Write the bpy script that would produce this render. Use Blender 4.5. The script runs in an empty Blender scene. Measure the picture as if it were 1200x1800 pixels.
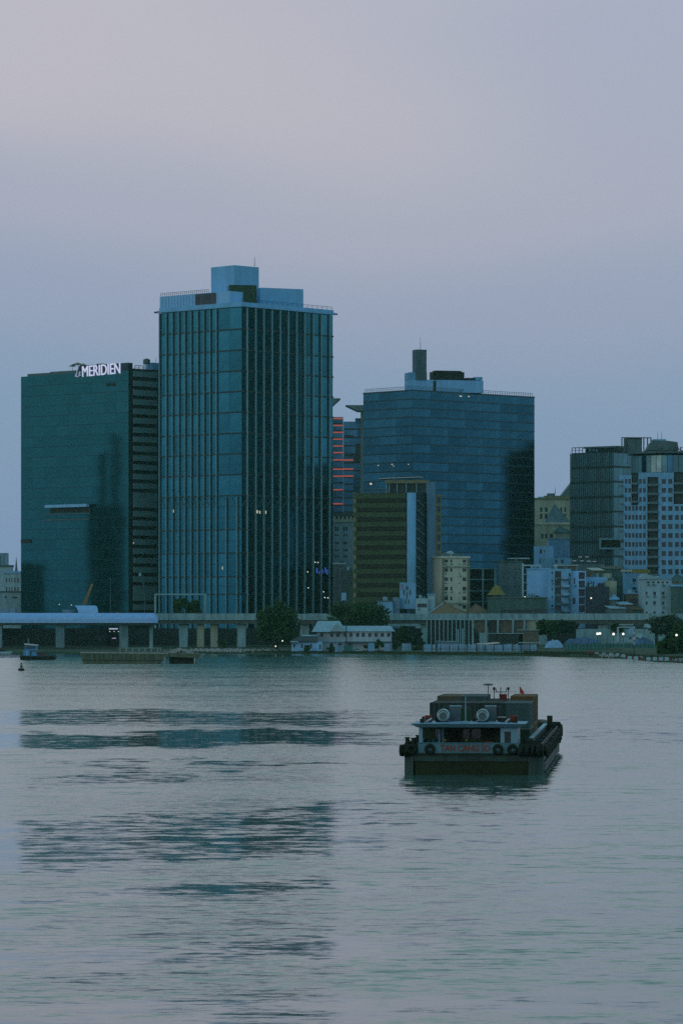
import bpy, math, random
from mathutils import Vector, Matrix
random.seed(7)
SC = bpy.context.scene
COL = SC.collection

# ------------------------------------------------------------------ camera
F_PX, HOR, H = 6500.0, 1088.0, 14.8          # focal length (photo pixels), horizon row, eye height
cam = bpy.data.cameras.new('camera'); cam_o = bpy.data.objects.new('camera', cam); COL.objects.link(cam_o)
cam_o.location = (0, 0, H); cam_o.rotation_euler = (math.radians(90), 0, 0)
cam.sensor_fit = 'AUTO'; cam.sensor_width = 36; cam.lens = 36 * F_PX / 1800
cam.shift_y = (HOR - 900) / 1800
cam.clip_start = 1; cam.clip_end = 30000
SC.camera = cam_o

# ------------------------------------------------------------------ world / sun / exposure
SUN_EL, SUN_ROT = math.radians(4), math.radians(225)
world = bpy.data.worlds.new('World'); SC.world = world; world.use_nodes = True
nt = world.node_tree; nt.nodes.clear(); N, L = nt.nodes, nt.links
out = N.new('ShaderNodeOutputWorld')
sky = N.new('ShaderNodeTexSky'); sky.sky_type = 'NISHITA'; sky.sun_disc = False
sky.sun_elevation = SUN_EL; sky.sun_rotation = SUN_ROT; sky.air_density = 1.5; sky.dust_density = 2.0; sky.ozone_density = 3.0
bg1 = N.new('ShaderNodeBackground'); bg1.inputs['Strength'].default_value = 0.05
L.new(sky.outputs[0], bg1.inputs['Color'])
tc = N.new('ShaderNodeTexCoord'); sep = N.new('ShaderNodeSeparateXYZ'); L.new(tc.outputs['Generated'], sep.inputs[0])
mp = N.new('ShaderNodeMapping'); mp.inputs['Scale'].default_value = (5.0, 5.0, 13.0); mp.inputs['Location'].default_value = (0.35, 0.1, 0.62)
L.new(tc.outputs['Generated'], mp.inputs[0])
ns = N.new('ShaderNodeTexNoise'); ns.inputs['Scale'].default_value = 1.0; ns.inputs['Detail'].default_value = 2.0; ns.inputs['Roughness'].default_value = 0.35
L.new(mp.outputs[0], ns.inputs['Vector'])
m1 = N.new('ShaderNodeMath'); m1.operation = 'MULTIPLY_ADD'; m1.inputs[1].default_value = 0.075; m1.inputs[2].default_value = -0.0375
L.new(ns.outputs['Fac'], m1.inputs[0])
m0 = N.new('ShaderNodeMath'); m0.operation = 'ABSOLUTE'; L.new(sep.outputs['Z'], m0.inputs[0])
def wm(op, a, b_=None, c=None):
    q = N.new('ShaderNodeMath'); q.operation = op
    for i, x in enumerate((a, b_, c)):
        if x is None: continue
        if isinstance(x, (int, float)): q.inputs[i].default_value = x
        else: L.new(x, q.inputs[i])
    return q.outputs[0]
# slow cloud swell that fades out towards the horizon
swell = wm('SINE', wm('MULTIPLY_ADD', sep.outputs['X'], -12.0, wm('MULTIPLY_ADD', sep.outputs['Z'], -37.0, 5.68)))
fade = N.new('ShaderNodeMapRange'); fade.interpolation_type = 'SMOOTHSTEP'; L.new(sep.outputs['Z'], fade.inputs['Value'])
fade.inputs['From Min'].default_value = 0.05; fade.inputs['From Max'].default_value = 0.16; fade.inputs['To Max'].default_value = 0.034
zz_ = wm('MULTIPLY_ADD', swell, fade.outputs[0], m0.outputs[0])
mr = N.new('ShaderNodeMath'); mr.operation = 'ADD'; L.new(zz_, mr.inputs[0]); L.new(m1.outputs[0], mr.inputs[1])
ramp = N.new('ShaderNodeValToRGB'); L.new(mr.outputs[0], ramp.inputs[0])
cr = ramp.color_ramp; cr.interpolation = 'EASE'
stops = [(0.0, (0.200, 0.318, 0.500)), (0.045, (0.220, 0.338, 0.525)), (0.085, (0.296, 0.358, 0.526)),
         (0.125, (0.380, 0.402, 0.535)), (0.172, (0.506, 0.476, 0.556)), (0.225, (0.42, 0.550, 0.552)), (0.40, (0.32, 0.49, 0.53)), (1.0, (0.13, 0.28, 0.47))]
cr.elements[0].position, cr.elements[0].color = stops[0][0], (*stops[0][1], 1)
cr.elements[1].position, cr.elements[1].color = stops[-1][0], (*stops[-1][1], 1)
for p, c in stops[1:-1]:
    e = cr.elements.new(p); e.color = (*c, 1)
bg2 = N.new('ShaderNodeBackground'); bg2.inputs['Strength'].default_value = 0.93
L.new(ramp.outputs[0], bg2.inputs['Color'])
add = N.new('ShaderNodeAddShader'); L.new(bg1.outputs[0], add.inputs[0]); L.new(bg2.outputs[0], add.inputs[1])
L.new(add.outputs[0], out.inputs['Surface'])

sun = bpy.data.lights.new('sun', 'SUN'); sun.energy = 0.15; sun.angle = math.radians(25); sun.color = (1.0, 0.9, 0.85)
sun_o = bpy.data.objects.new('sun', sun); COL.objects.link(sun_o)
sd = Vector((math.sin(SUN_ROT) * math.cos(SUN_EL), math.cos(SUN_ROT) * math.cos(SUN_EL), math.sin(SUN_EL)))
sun_o.rotation_euler = (-sd).to_track_quat('-Z', 'Y').to_euler()
vs = SC.view_settings
SC.display_settings.display_device = 'sRGB'
vs.view_transform = 'Standard'; vs.look = 'None'; vs.exposure = 0.0; vs.gamma = 1.0; vs.use_curve_mapping = False
SC.cycles.use_denoising = False
SC.cycles.max_bounces = 8; SC.cycles.glossy_bounces = 4; SC.cycles.diffuse_bounces = 3; SC.cycles.volume_bounces = 0
SC.cycles.caustics_reflective = False; SC.cycles.caustics_refractive = False

# ------------------------------------------------------------------ picture <-> world
def P(px, py, D): return Vector(((px - 600) / F_PX * D, D, H + (HOR - py) / F_PX * D))
def PX(px, D): return (px - 600) / F_PX * D
def PZ(py, D): return H + (HOR - py) / F_PX * D
def DW(py): return H * F_PX / (py - HOR)       # distance of a point of the water surface

# ------------------------------------------------------------------ materials
MATS = {}
def mat(name, col, rough=0.7, metal=0.0, var=0.25, scale=0.4, spec=0.3, emit=None, estr=1.0, objvar=0.0, streak=False, col2=None):
    if name in MATS: return MATS[name]
    m = bpy.data.materials.new(name); m.use_nodes = True; t = m.node_tree; b = t.nodes['Principled BSDF']
    b.inputs['Roughness'].default_value = rough; b.inputs['Metallic'].default_value = metal
    b.inputs['Specular IOR Level'].default_value = spec
    if emit:
        b.inputs['Emission Color'].default_value = (*emit, 1); b.inputs['Emission Strength'].default_value = estr
    tc = t.nodes.new('ShaderNodeTexCoord'); no = t.nodes.new('ShaderNodeTexNoise'); mp = t.nodes.new('ShaderNodeMapping')
    mp.inputs['Scale'].default_value = (1, 1, 0.18) if streak else (1, 1, 1)
    no.inputs['Scale'].default_value = scale; no.inputs['Detail'].default_value = 5; no.inputs['Roughness'].default_value = 0.65
    t.links.new(tc.outputs['Object'], mp.inputs[0]); t.links.new(mp.outputs[0], no.inputs['Vector'])
    r = t.nodes.new('ShaderNodeValToRGB')
    lo = tuple(c * (1 - var) for c in col); hi = col2 if col2 else tuple(min(1, c * (1 + var)) for c in col)
    r.color_ramp.elements[0].position = 0.32; r.color_ramp.elements[0].color = (*lo, 1)
    r.color_ramp.elements[1].position = 0.68; r.color_ramp.elements[1].color = (*hi, 1)
    t.links.new(no.outputs['Fac'], r.inputs[0]); last = r.outputs[0]
    if objvar:
        oi = t.nodes.new('ShaderNodeObjectInfo'); mm = t.nodes.new('ShaderNodeMapRange')
        mm.inputs['To Min'].default_value = 1 - objvar; mm.inputs['To Max'].default_value = 1 + objvar
        t.links.new(oi.outputs['Random'], mm.inputs['Value'])
        mx = t.nodes.new('ShaderNodeMix'); mx.data_type = 'RGBA'; mx.blend_type = 'MULTIPLY'; mx.inputs['Factor'].default_value = 1
        cc = t.nodes.new('ShaderNodeCombineColor')
        for i in range(3): t.links.new(mm.outputs[0], cc.inputs[i])
        t.links.new(last, mx.inputs['A']); t.links.new(cc.outputs[0], mx.inputs['B']); last = mx.outputs['Result']
    t.links.new(last, b.inputs['Base Color'])
    MATS[name] = m; return m

M = dict(
    tower_glass=mat('tower glass', (0.030, 0.18, 0.222), 0.09, 1.0, 0.22, 0.09, objvar=0.22),
    hotel_glass=mat('green glass', (0.024, 0.142, 0.150), 0.085, 1.0, 0.15, 0.06, objvar=0.08),
    blue_glass=mat('blue glass', (0.030, 0.128, 0.172), 0.14, 1.0, 0.25, 0.08, objvar=0.20),
    right_glass=mat('grey glass', (0.11, 0.27, 0.31), 0.2, 0.3, 0.25, 0.2, objvar=0.18),
    olive_glass=mat('olive glass', (0.014, 0.055, 0.024), 0.25, 0.35, 0.2, 0.2, objvar=0.12),
    far_glass=mat('far glass', (0.06, 0.19, 0.27), 0.15, 1.0, 0.2, 0.2, objvar=0.2),
    pane=mat('window pane', (0.02, 0.04, 0.05), 0.15, 0.0, 0.4, 0.5, 0.5, objvar=0.5),
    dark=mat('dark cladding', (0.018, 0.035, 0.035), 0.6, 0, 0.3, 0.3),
    band=mat('dark band metal', (0.015, 0.04, 0.045), 0.5, 0, 0.2, 0.3),
    slab=mat('spandrel', (0.012, 0.06, 0.075), 0.35, 0, 0.2, 0.3),
    fin=mat('aluminium fin', (0.16, 0.37, 0.42), 0.5, 0, 0.12, 0.5),
    panel=mat('grey cladding panel', (0.07, 0.14, 0.155), 0.6, 0, 0.25, 0.3),
    pent=mat('blue grey render', (0.16, 0.44, 0.66), 0.75, 0, 0.12, 0.25, streak=True),
    paleblue=mat('pale blue render', (0.22, 0.52, 0.80), 0.8, 0, 0.14, 0.3, streak=True),
    skyblue=mat('sky blue render', (0.15, 0.40, 0.60), 0.8, 0, 0.16, 0.3, streak=True),
    white=mat('white render', (0.27, 0.47, 0.53), 0.8, 0, 0.2, 0.35, streak=True),
    cream=mat('cream render', (0.44, 0.54, 0.44), 0.8, 0, 0.18, 0.4, streak=True),
    beige=mat('beige render', (0.28, 0.36, 0.27), 0.8, 0, 0.25, 0.3, streak=True),
    olive=mat('olive render', (0.16, 0.19, 0.11), 0.8, 0, 0.2, 0.3, streak=True),
    teal=mat('teal grey render', (0.08, 0.15, 0.16), 0.8, 0, 0.25, 0.3, streak=True),
    greenwall=mat('dark green wall', (0.05, 0.12, 0.11), 0.8, 0, 0.3, 0.3, streak=True),
    navy=mat('navy cladding', (0.028, 0.05, 0.07), 0.7, 0, 0.2, 0.3),
    concrete=mat('viaduct concrete', (0.19, 0.36, 0.39), 0.85, 0, 0.35, 0.55, streak=True),
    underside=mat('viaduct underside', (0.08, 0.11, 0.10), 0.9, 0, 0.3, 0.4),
    roofblue=mat('blue metal roof', (0.22, 0.46, 0.74), 0.55, 0, 0.14, 0.5, 0.4),
    roofgrey=mat('grey metal roof', (0.22, 0.40, 0.44), 0.6, 0, 0.2, 0.6),
    tile=mat('terracotta roof', (0.16, 0.135, 0.08), 0.85, 0, 0.3, 1.2),
    ochre=mat('ochre roof', (0.16, 0.17, 0.04), 0.8, 0, 0.25, 1.0),
    brownpanel=mat('brown grey panel', (0.10, 0.11, 0.085), 0.8, 0, 0.25, 0.6),
    fence=mat('blue fence sheet', (0.15, 0.31, 0.44), 0.6, 0, 0.3, 0.8, objvar=0.3),
    greenfence=mat('green netting', (0.03, 0.15, 0.14), 0.8, 0, 0.35, 0.5, objvar=0.2),
    black=mat('black steel', (0.007, 0.018, 0.009), 0.6, 0, 0.3, 1.0),
    rubber=mat('tyre rubber', (0.005, 0.015, 0.006), 0.75, 0, 0.4, 3.0),
    hullgrey=mat('hull grey paint', (0.018, 0.052, 0.042), 0.5, 0, 0.6, 0.6, streak=True),
    hullred=mat('dark antifouling', (0.006, 0.020, 0.002), 0.6, 0, 0.4, 0.5),
    hullpale=mat('scraped pale hull', (0.030, 0.066, 0.055), 0.6, 0, 0.5, 0.8, streak=True),
    hclad=mat('hotel cladding', (0.14, 0.30, 0.31), 0.6, 0, 0.15, 0.3),
    deck=mat('dark deck', (0.014, 0.032, 0.02), 0.8, 0, 0.4, 0.6),
    cabin=mat('cabin white', (0.16, 0.33, 0.43), 0.5, 0, 0.12, 0.8),
    bulwark=mat('bulwark paint', (0.07, 0.19, 0.23), 0.5, 0, 0.25, 0.8, streak=True),
    letter=mat('red letters', (0.22, 0.045, 0.02), 0.6, 0, 0.2, 3.0),
    red=mat('red paint', (0.14, 0.022, 0.010), 0.6, 0, 0.2, 2.0),
    cont_dark=mat('container dark grey', (0.014, 0.038, 0.034), 0.65, 0, 0.3, 0.8, streak=True),
    cont_teal=mat('container teal', (0.033, 0.090, 0.090), 0.6, 0, 0.3, 0.8, streak=True),
    cont_green=mat('container green', (0.012, 0.05, 0.018), 0.6, 0, 0.3, 0.8, streak=True),
    cont_orange=mat('container rust orange', (0.115, 0.075, 0.02), 0.65, 0, 0.35, 0.8, streak=True),
    cont_brown=mat('container brown', (0.085, 0.085, 0.05), 0.65, 0, 0.35, 0.8, streak=True),
    raft=mat('liferaft shell', (0.28, 0.42, 0.42), 0.4, 0, 0.15, 3.0),
    cabinet=mat('grey locker', (0.075, 0.115, 0.13), 0.6, 0, 0.2, 2.0),
    trunk=mat('bark', (0.05, 0.04, 0.03), 0.9, 0, 0.3, 2.0),
    leaf=mat('leaf', (0.018, 0.078, 0.014), 0.7, 0, 0.5, 0.25, 0.2, col2=(0.04, 0.12, 0.035)),
    leaf2=mat('leaf bluish', (0.02, 0.08, 0.035), 0.7, 0, 0.5, 0.25, 0.2, col2=(0.04, 0.085, 0.05)),
    ground=mat('quay ground', (0.035, 0.068, 0.035), 0.95, 0, 0.45, 0.06),
    grass=mat('rough grass', (0.03, 0.06, 0.03), 0.95, 0, 0.4, 1.0),
    stone=mat('pale stone', (0.30, 0.34, 0.32), 0.9, 0, 0.3, 1.0),
    barge2=mat('timber grey hull', (0.085, 0.125, 0.08), 0.8, 0, 0.35, 0.7, streak=True),
    tugblue=mat('tug blue paint', (0.07, 0.30, 0.58), 0.5, 0, 0.2, 1.5),
    yellow=mat('crane yellow', (0.38, 0.22, 0.05), 0.6, 0, 0.25, 1.0),
    awning=mat('pale awning', (0.55, 0.60, 0.58), 0.7, 0, 0.2, 1.0),
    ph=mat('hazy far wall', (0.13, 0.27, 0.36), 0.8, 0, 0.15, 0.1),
    lamp=mat('lamp glow', (0.8, 0.8, 0.75), 0.5, 0, 0, 1, emit=(1.0, 0.98, 0.88), estr=1.2),
    lampw=mat('small warm glow', (0.8, 0.7, 0.5), 0.5, 0, 0, 1, emit=(1.0, 0.85, 0.6), estr=0.5),
    ledred=mat('red led strip', (0.4, 0.1, 0.08), 0.5, 0, 0, 1, emit=(0.62, 0.10, 0.065), estr=0.42),
    ledblue=mat('blue led', (0.1, 0.1, 0.4), 0.5, 0, 0, 1, emit=(0.10, 0.22, 0.9), estr=0.5),
    signlit=mat('lit sign letters', (0.8, 0.8, 0.9), 0.5, 0, 0, 1, emit=(0.55, 0.55, 0.80), estr=0.62),
    signdim=mat('dim sign letters', (0.4, 0.42, 0.55), 0.5, 0, 0, 1, emit=(0.3, 0.33, 0.45), estr=0.5),
    signdark=mat('dark sign letters', (0.03, 0.06, 0.07), 0.6, 0, 0.1, 1),
)

# ------------------------------------------------------------------ mesh helpers
class MB:
    def __init__(self): self.v, self.f, self.m = [], [], []
    def quad(self, *pts):
        i = len(self.v); self.v += [tuple(p) for p in pts]; self.f.append(tuple(range(i, i + len(pts))))
    def hexa(self, c):            # 8 corners: bottom ccw 0-3, top 4-7
        i = len(self.v); self.v += [tuple(p) for p in c]
        for q in ((3, 2, 1, 0), (4, 5, 6, 7), (0, 1, 5, 4), (1, 2, 6, 5), (2, 3, 7, 6), (3, 0, 4, 7)):
            self.f.append(tuple(i + k for k in q))
    def box(self, x0, x1, y0, y1, z0, z1):
        self.hexa([(x0, y0, z0), (x1, y0, z0), (x1, y1, z0), (x0, y1, z0), (x0, y0, z1), (x1, y0, z1), (x1, y1, z1), (x0, y1, z1)])
    def tube(self, a, b, r0, r1=None, n=8):
        a, b = Vector(a), Vector(b); r1 = r0 if r1 is None else r1
        d = (b - a).normalized(); u = d.orthogonal().normalized(); w = d.cross(u); i = len(self.v)
        for p, r in ((a, r0), (b, r1)):
            for k in range(n):
                t = 2 * math.pi * k / n; self.v.append(tuple(p + u * (r * math.cos(t)) + w * (r * math.sin(t))))
        for k in range(n): self.f.append((i + k, i + (k + 1) % n, i + n + (k + 1) % n, i + n + k))
        self.f.append(tuple(i + k for k in range(n))[::-1]); self.f.append(tuple(i + n + k for k in range(n)))
    def bar(self, a, b, w):       # square bar
        self.tube(a, b, w * 0.7071, n=4)
    def lathe(self, prof, c, n=16, axis='Z'):
        i = len(self.v); c = Vector(c)
        for r, h in prof:
            for k in range(n):
                t = 2 * math.pi * k / n
                p = (r * math.cos(t), r * math.sin(t), h) if axis == 'Z' else (r * math.cos(t), h, r * math.sin(t))
                self.v.append(tuple(c + Vector(p)))
        for j in range(len(prof) - 1):
            for k in range(n):
                self.f.append((i + j * n + k, i + j * n + (k + 1) % n, i + (j + 1) * n + (k + 1) % n, i + (j + 1) * n + k))
        self.f.append(tuple(i + k for k in range(n))); j = len(prof) - 1
        self.f.append(tuple(i + j * n + k for k in range(n)))
    def torus(self, c, R, r, axis='Y', n=20, m=8):
        i = len(self.v); c = Vector(c)
        for a in range(n):
            t = 2 * math.pi * a / n
            for b in range(m):
                s = 2 * math.pi * b / m; q = R + r * math.cos(s)
                p = (q * math.cos(t), r * math.sin(s), q * math.sin(t)) if axis == 'Y' else (r * math.sin(s), q * math.cos(t), q * math.sin(t))
                self.v.append(tuple(c + Vector(p)))
        for a in range(n):
            for b in range(m):
                self.f.append((i + a * m + b, i + ((a + 1) % n) * m + b, i + ((a + 1) % n) * m + (b + 1) % m, i + a * m + (b + 1) % m))
    def prism(self, poly, y0, y1):   # polygon in (x,z), extruded in y
        i = len(self.v); n = len(poly)
        self.v += [(x, y0, z) for x, z in poly] + [(x, y1, z) for x, z in poly]
        self.f.append(tuple(range(i, i + n))); self.f.append(tuple(range(i + 2 * n - 1, i + n - 1, -1)))
        for k in range(n): self.f.append((i + k, i + n + k, i + n + (k + 1) % n, i + (k + 1) % n))
    def data(self, name, m):
        me = bpy.data.meshes.new(name); me.from_pydata(self.v, [], self.f)
        if m: me.materials.append(m)
        me.validate(); me.update(); return me
    def build(self, name, m, parent=None, off=None, smooth=False):
        off = off if off is not None else (WORLD(parent) if parent else Vector((0, 0, 0)))
        self.v = [tuple(Vector(p) - off) for p in self.v]
        me = self.data(name, m)
        import bmesh
        bm = bmesh.new(); bm.from_mesh(me); bmesh.ops.recalc_face_normals(bm, faces=bm.faces); bm.to_mesh(me); bm.free()
        if smooth:
            for p in me.polygons: p.use_smooth = True
        o = bpy.data.objects.new(name, me); COL.objects.link(o)
        if parent: o.parent = parent
        return o

ROOTLOC = {}
def WORLD(o):
    return ROOTLOC.get(o.name, Vector((0, 0, 0)))

def tag(o, label=None, cat=None, group=None, kind=None):
    if label: o['label'] = label
    if cat: o['category'] = cat
    if group: o['group'] = group
    if kind: o['kind'] = kind
    return o

def thing(name, label, cat, loc, group=None):
    o = bpy.data.objects.new(name, None); COL.objects.link(o); o.location = loc; o.empty_display_size = 1
    ROOTLOC[o.name] = Vector(loc); return tag(o, label, cat, group)

def part(mb, name, m, parent, smooth=False, label=None):
    """mb is in world coordinates (parent never turned)"""
    o = mb.build(name, m, parent, WORLD(parent), smooth)
    ROOTLOC[o.name] = WORLD(parent)
    if label: o['label'] = label
    return o
def sub(mb, name, m, prt, smooth=False):
    return part(mb, name, m, prt, smooth)

def clone(o, loc, label=None, group=None):
    r = o.copy(); COL.objects.link(r); r.location = loc
    if label: r['label'] = label
    if group: r['group'] = group
    for c in list(o.children):
        d = c.copy(); COL.objects.link(d); d.parent = r
        for g in list(c.children):
            e = g.copy(); COL.objects.link(e); e.parent = d
    return r

BOXES = {}
def unit_box(w, d, h, m):
    k = (round(w, 2), round(d, 2), round(h, 2), m.name)
    if k not in BOXES:
        b = MB(); b.box(0, w, -d, 0, 0, h); BOXES[k] = b.data('piece', m)
    return BOXES[k]

class Face:
    """vertical wall plane from A (left) to B (right) as seen from the river"""
    def __init__(s, pa, da, pb, db):
        s.A = Vector((PX(pa, da), da, 0)); s.B = Vector((PX(pb, db), db, 0)); d = s.B - s.A
        s.len = d.length; s.u = d.normalized(); s.n = Vector((s.u.y, -s.u.x, 0)); s.rot = math.atan2(s.u.y, s.u.x)
    def s(s, px):
        k = (px - 600) / F_PX; return (k * s.A.y - s.A.x) / (s.u.x - k * s.u.y)
    def y(s, px): return s.A.y + s.s(px) * s.u.y
    def z(s, px, py): return PZ(py, s.y(px))
    def w(s, a, z, d=0.0): return s.A + s.u * a + s.n * d + Vector((0, 0, z))
    def box(s, mb, s0, s1, z0, z1, d0, d1):
        mb.hexa([s.w(s0, z0, d1), s.w(s1, z0, d1), s.w(s1, z0, d0), s.w(s0, z0, d0), s.w(s0, z1, d1), s.w(s1, z1, d1), s.w(s1, z1, d0), s.w(s0, z1, d0)])
    def piece(s, name, m, parent, s0, z0, w, h, t, d=0.0, tilt=0.0):
        o = bpy.data.objects.new(name, unit_box(w, t, h, m)); COL.objects.link(o); o.parent = parent
        o.location = s.w(s0, z0, d) - WORLD(parent)
        o.rotation_euler = (random.uniform(-tilt, tilt), random.uniform(-tilt, tilt) * 0, s.rot + random.uniform(-tilt, tilt)); return o
    def holes(s, mb, s0, s1, z0, z1, holes, rec=0.35, d=0.0):
        """wall sheet with real openings"""
        xs = sorted({s0, s1, *[h[0] for h in holes], *[h[1] for h in holes]}); zs = sorted({z0, z1, *[h[2] for h in holes], *[h[3] for h in holes]})
        xs = [x for x in xs if s0 <= x <= s1]; zs = [z for z in zs if z0 <= z <= z1]
        for i in range(len(xs) - 1):
            for j in range(len(zs) - 1):
                cx, cz = (xs[i] + xs[i + 1]) / 2, (zs[j] + zs[j + 1]) / 2
                if any(h[0] < cx < h[1] and h[2] < cz < h[3] for h in holes): continue
                mb.quad(s.w(xs[i], zs[j], d), s.w(xs[i + 1], zs[j], d), s.w(xs[i + 1], zs[j + 1], d), s.w(xs[i], zs[j + 1], d))
        for a, b, c, e in holes:
            mb.quad(s.w(a, c, d), s.w(b, c, d), s.w(b, c, d - rec), s.w(a, c, d - rec)); mb.quad(s.w(a, e, d), s.w(b, e, d), s.w(b, e, d - rec), s.w(a, e, d - rec))
            mb.quad(s.w(a, c, d), s.w(a, e, d), s.w(a, e, d - rec), s.w(a, c, d - rec)); mb.quad(s.w(b, c, d), s.w(b, e, d), s.w(b, e, d - rec), s.w(b, c, d - rec))
    def shell(s, mb, s0, s1, z0, z1, depth):     # sides, back, top (no front)
        mb.quad(s.w(s0, z0), s.w(s0, z1), s.w(s0, z1, -depth), s.w(s0, z0, -depth)); mb.quad(s.w(s1, z0), s.w(s1, z1), s.w(s1, z1, -depth), s.w(s1, z0, -depth))
        mb.quad(s.w(s0, z0, -depth), s.w(s1, z0, -depth), s.w(s1, z1, -depth), s.w(s0, z1, -depth)); mb.quad(s.w(s0, z1), s.w(s1, z1), s.w(s1, z1, -depth), s.w(s0, z1, -depth))

def corner(pl, dl, pc, dc, pr):
    """left and right faces of a square-cornered building; the right face's far end follows from the corner"""
    left = Face(pl, dl, pc, dc); C = left.B; perp = Vector((-left.u.y, left.u.x, 0))     # away from viewer, to the right or left
    if perp.y < 0: perp = -perp
    k = (pr - 600) / F_PX; t = (k * C.y - C.x) / (perp.x - k * perp.y); E = C + perp * t
    return left, Face(pc, dc, pr, E.y)

GZ = 3.0
def block(name, label, pl, pr, ptop, D, m, depth=14, D2=None, wins=(), wm=None, base=None, cornice=None, rec=0.4, sill=None, cat='building', group=None, pbase=None):
    """plain building with punched windows. wins: list of (px0,px1,py0,py1)"""
    Fc = Face(pl, D, pr, D2 or D); mid = (pl + pr) / 2
    zb = base if base is not None else GZ
    if pbase: zb = Fc.z(mid, pbase)
    zt = Fc.z(mid, ptop); t = thing(name, label, cat, Fc.w(Fc.len / 2, zb, -depth / 2), group)
    hs = []
    for a, b, c, e in wins:
        hs.append((max(0.05, Fc.s(a)), min(Fc.len - 0.05, Fc.s(b)), Fc.z((a + b) / 2, e), min(zt - 0.1, Fc.z((a + b) / 2, c))))
    hs = [h for h in hs if h[1] > h[0] and h[3] > h[2]]
    b = MB(); Fc.holes(b, 0, Fc.len, zb, zt, hs, rec); Fc.shell(b, 0, Fc.len, zb, zt, depth); part(b, 'wall', m, t)
    for h in hs: Fc.piece('window', wm or M['pane'], t, h[0] - 0.01, h[2] - 0.01, h[1] - h[0] + 0.02, h[3] - h[2] + 0.02, 0.12, -rec - 0.02 + 0.0)
    if cat == 'building' and Fc.len > 4 and D < 1830 and name not in ('teal_shed', 'blue_cabin', 'waterfront_house', 'small_washed_house', 'dark_lean_to', 'terrace_row', 'long_green_house'):
        rq = random.Random(name); zr_ = zt + (cornice[0] if cornice else 0) + 0.004
        for k in range(rq.randint(2, 3)):
            s_ = rq.uniform(0.6, Fc.len - 2.2); d_ = -rq.uniform(2, min(depth - 2, 7)); h_ = rq.uniform(0.7, 1.7); b = MB()
            if rq.random() < 0.4:
                c = Fc.w(s_ + 0.8, zr_, d_); b.lathe([(0.7, 0), (0.75, h_ * 0.9), (0.3, h_ * 1.15)], c, 10); part(b, 'water_tank', M['teal' if k % 2 else 'fin'], t)
            else: Fc.box(b, s_, s_ + rq.uniform(0.9, 2.0), zr_, zr_ + h_, d_ - 1.4, d_); part(b, 'roof_box', rq.choice([M['teal'], M['white'], M['panel'], M['dark']]), t)
        if rq.random() < 0.6:
            b = MB(); s_ = rq.uniform(0.5, Fc.len - 0.5); b.tube(Fc.w(s_, zr_, -1.5), Fc.w(s_, zr_ + rq.uniform(2, 3.5), -1.5), 0.08, 0.05, 5); part(b, 'aerial', M['dark'], t)
        for h in hs[::3]:
            if h[2] - 1.0 > zb: Fc.piece('air_conditioner', M['panel'], t, h[0] + 0.2, h[2] - 1.0, 0.85, 0.6, 0.45, 0.45)
    if sill:
        for h in hs: Fc.piece('sill', sill, t, h[0] - 0.1, h[2] - 0.18, h[1] - h[0] + 0.2, 0.16, 0.2, 0.0)
    if cornice:
        b = MB(); Fc.box(b, -0.4, Fc.len + 0.4, zt + 0.003, zt + cornice[0], -depth - 0.3, 0.5); part(b, 'cornice', cornice[1], t)
    return t, Fc, zb, zt

def grid(xs, ys): return [(a, b, c, d) for (a, b) in xs for (c, d) in ys]
def text(name, s, m, parent, loc, size, rot, extrude=0.1, width=None, offset=0.0):
    cu = bpy.data.curves.new(name, 'FONT'); cu.body = s; cu.size = size; cu.extrude = extrude; cu.offset = offset; cu.resolution_u = 3
    tmp = bpy.data.objects.new('tmp', cu); COL.objects.link(tmp)
    me = bpy.data.meshes.new_from_object(tmp.evaluated_get(bpy.context.evaluated_depsgraph_get()))
    bpy.data.objects.remove(tmp); bpy.data.curves.remove(cu); me.name = name; me.materials.clear(); me.materials.append(m)
    if width:
        x0 = min(v.co.x for v in me.vertices); x1 = max(v.co.x for v in me.vertices); k = width / (x1 - x0)
        for v in me.vertices: v.co.x = (v.co.x - x0) * k
    o = bpy.data.objects.new(name, me); COL.objects.link(o); o.rotation_euler = rot
    if parent: o.parent = parent; o.location = Vector(loc) - WORLD(parent)
    else: o.location = loc
    return o

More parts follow.
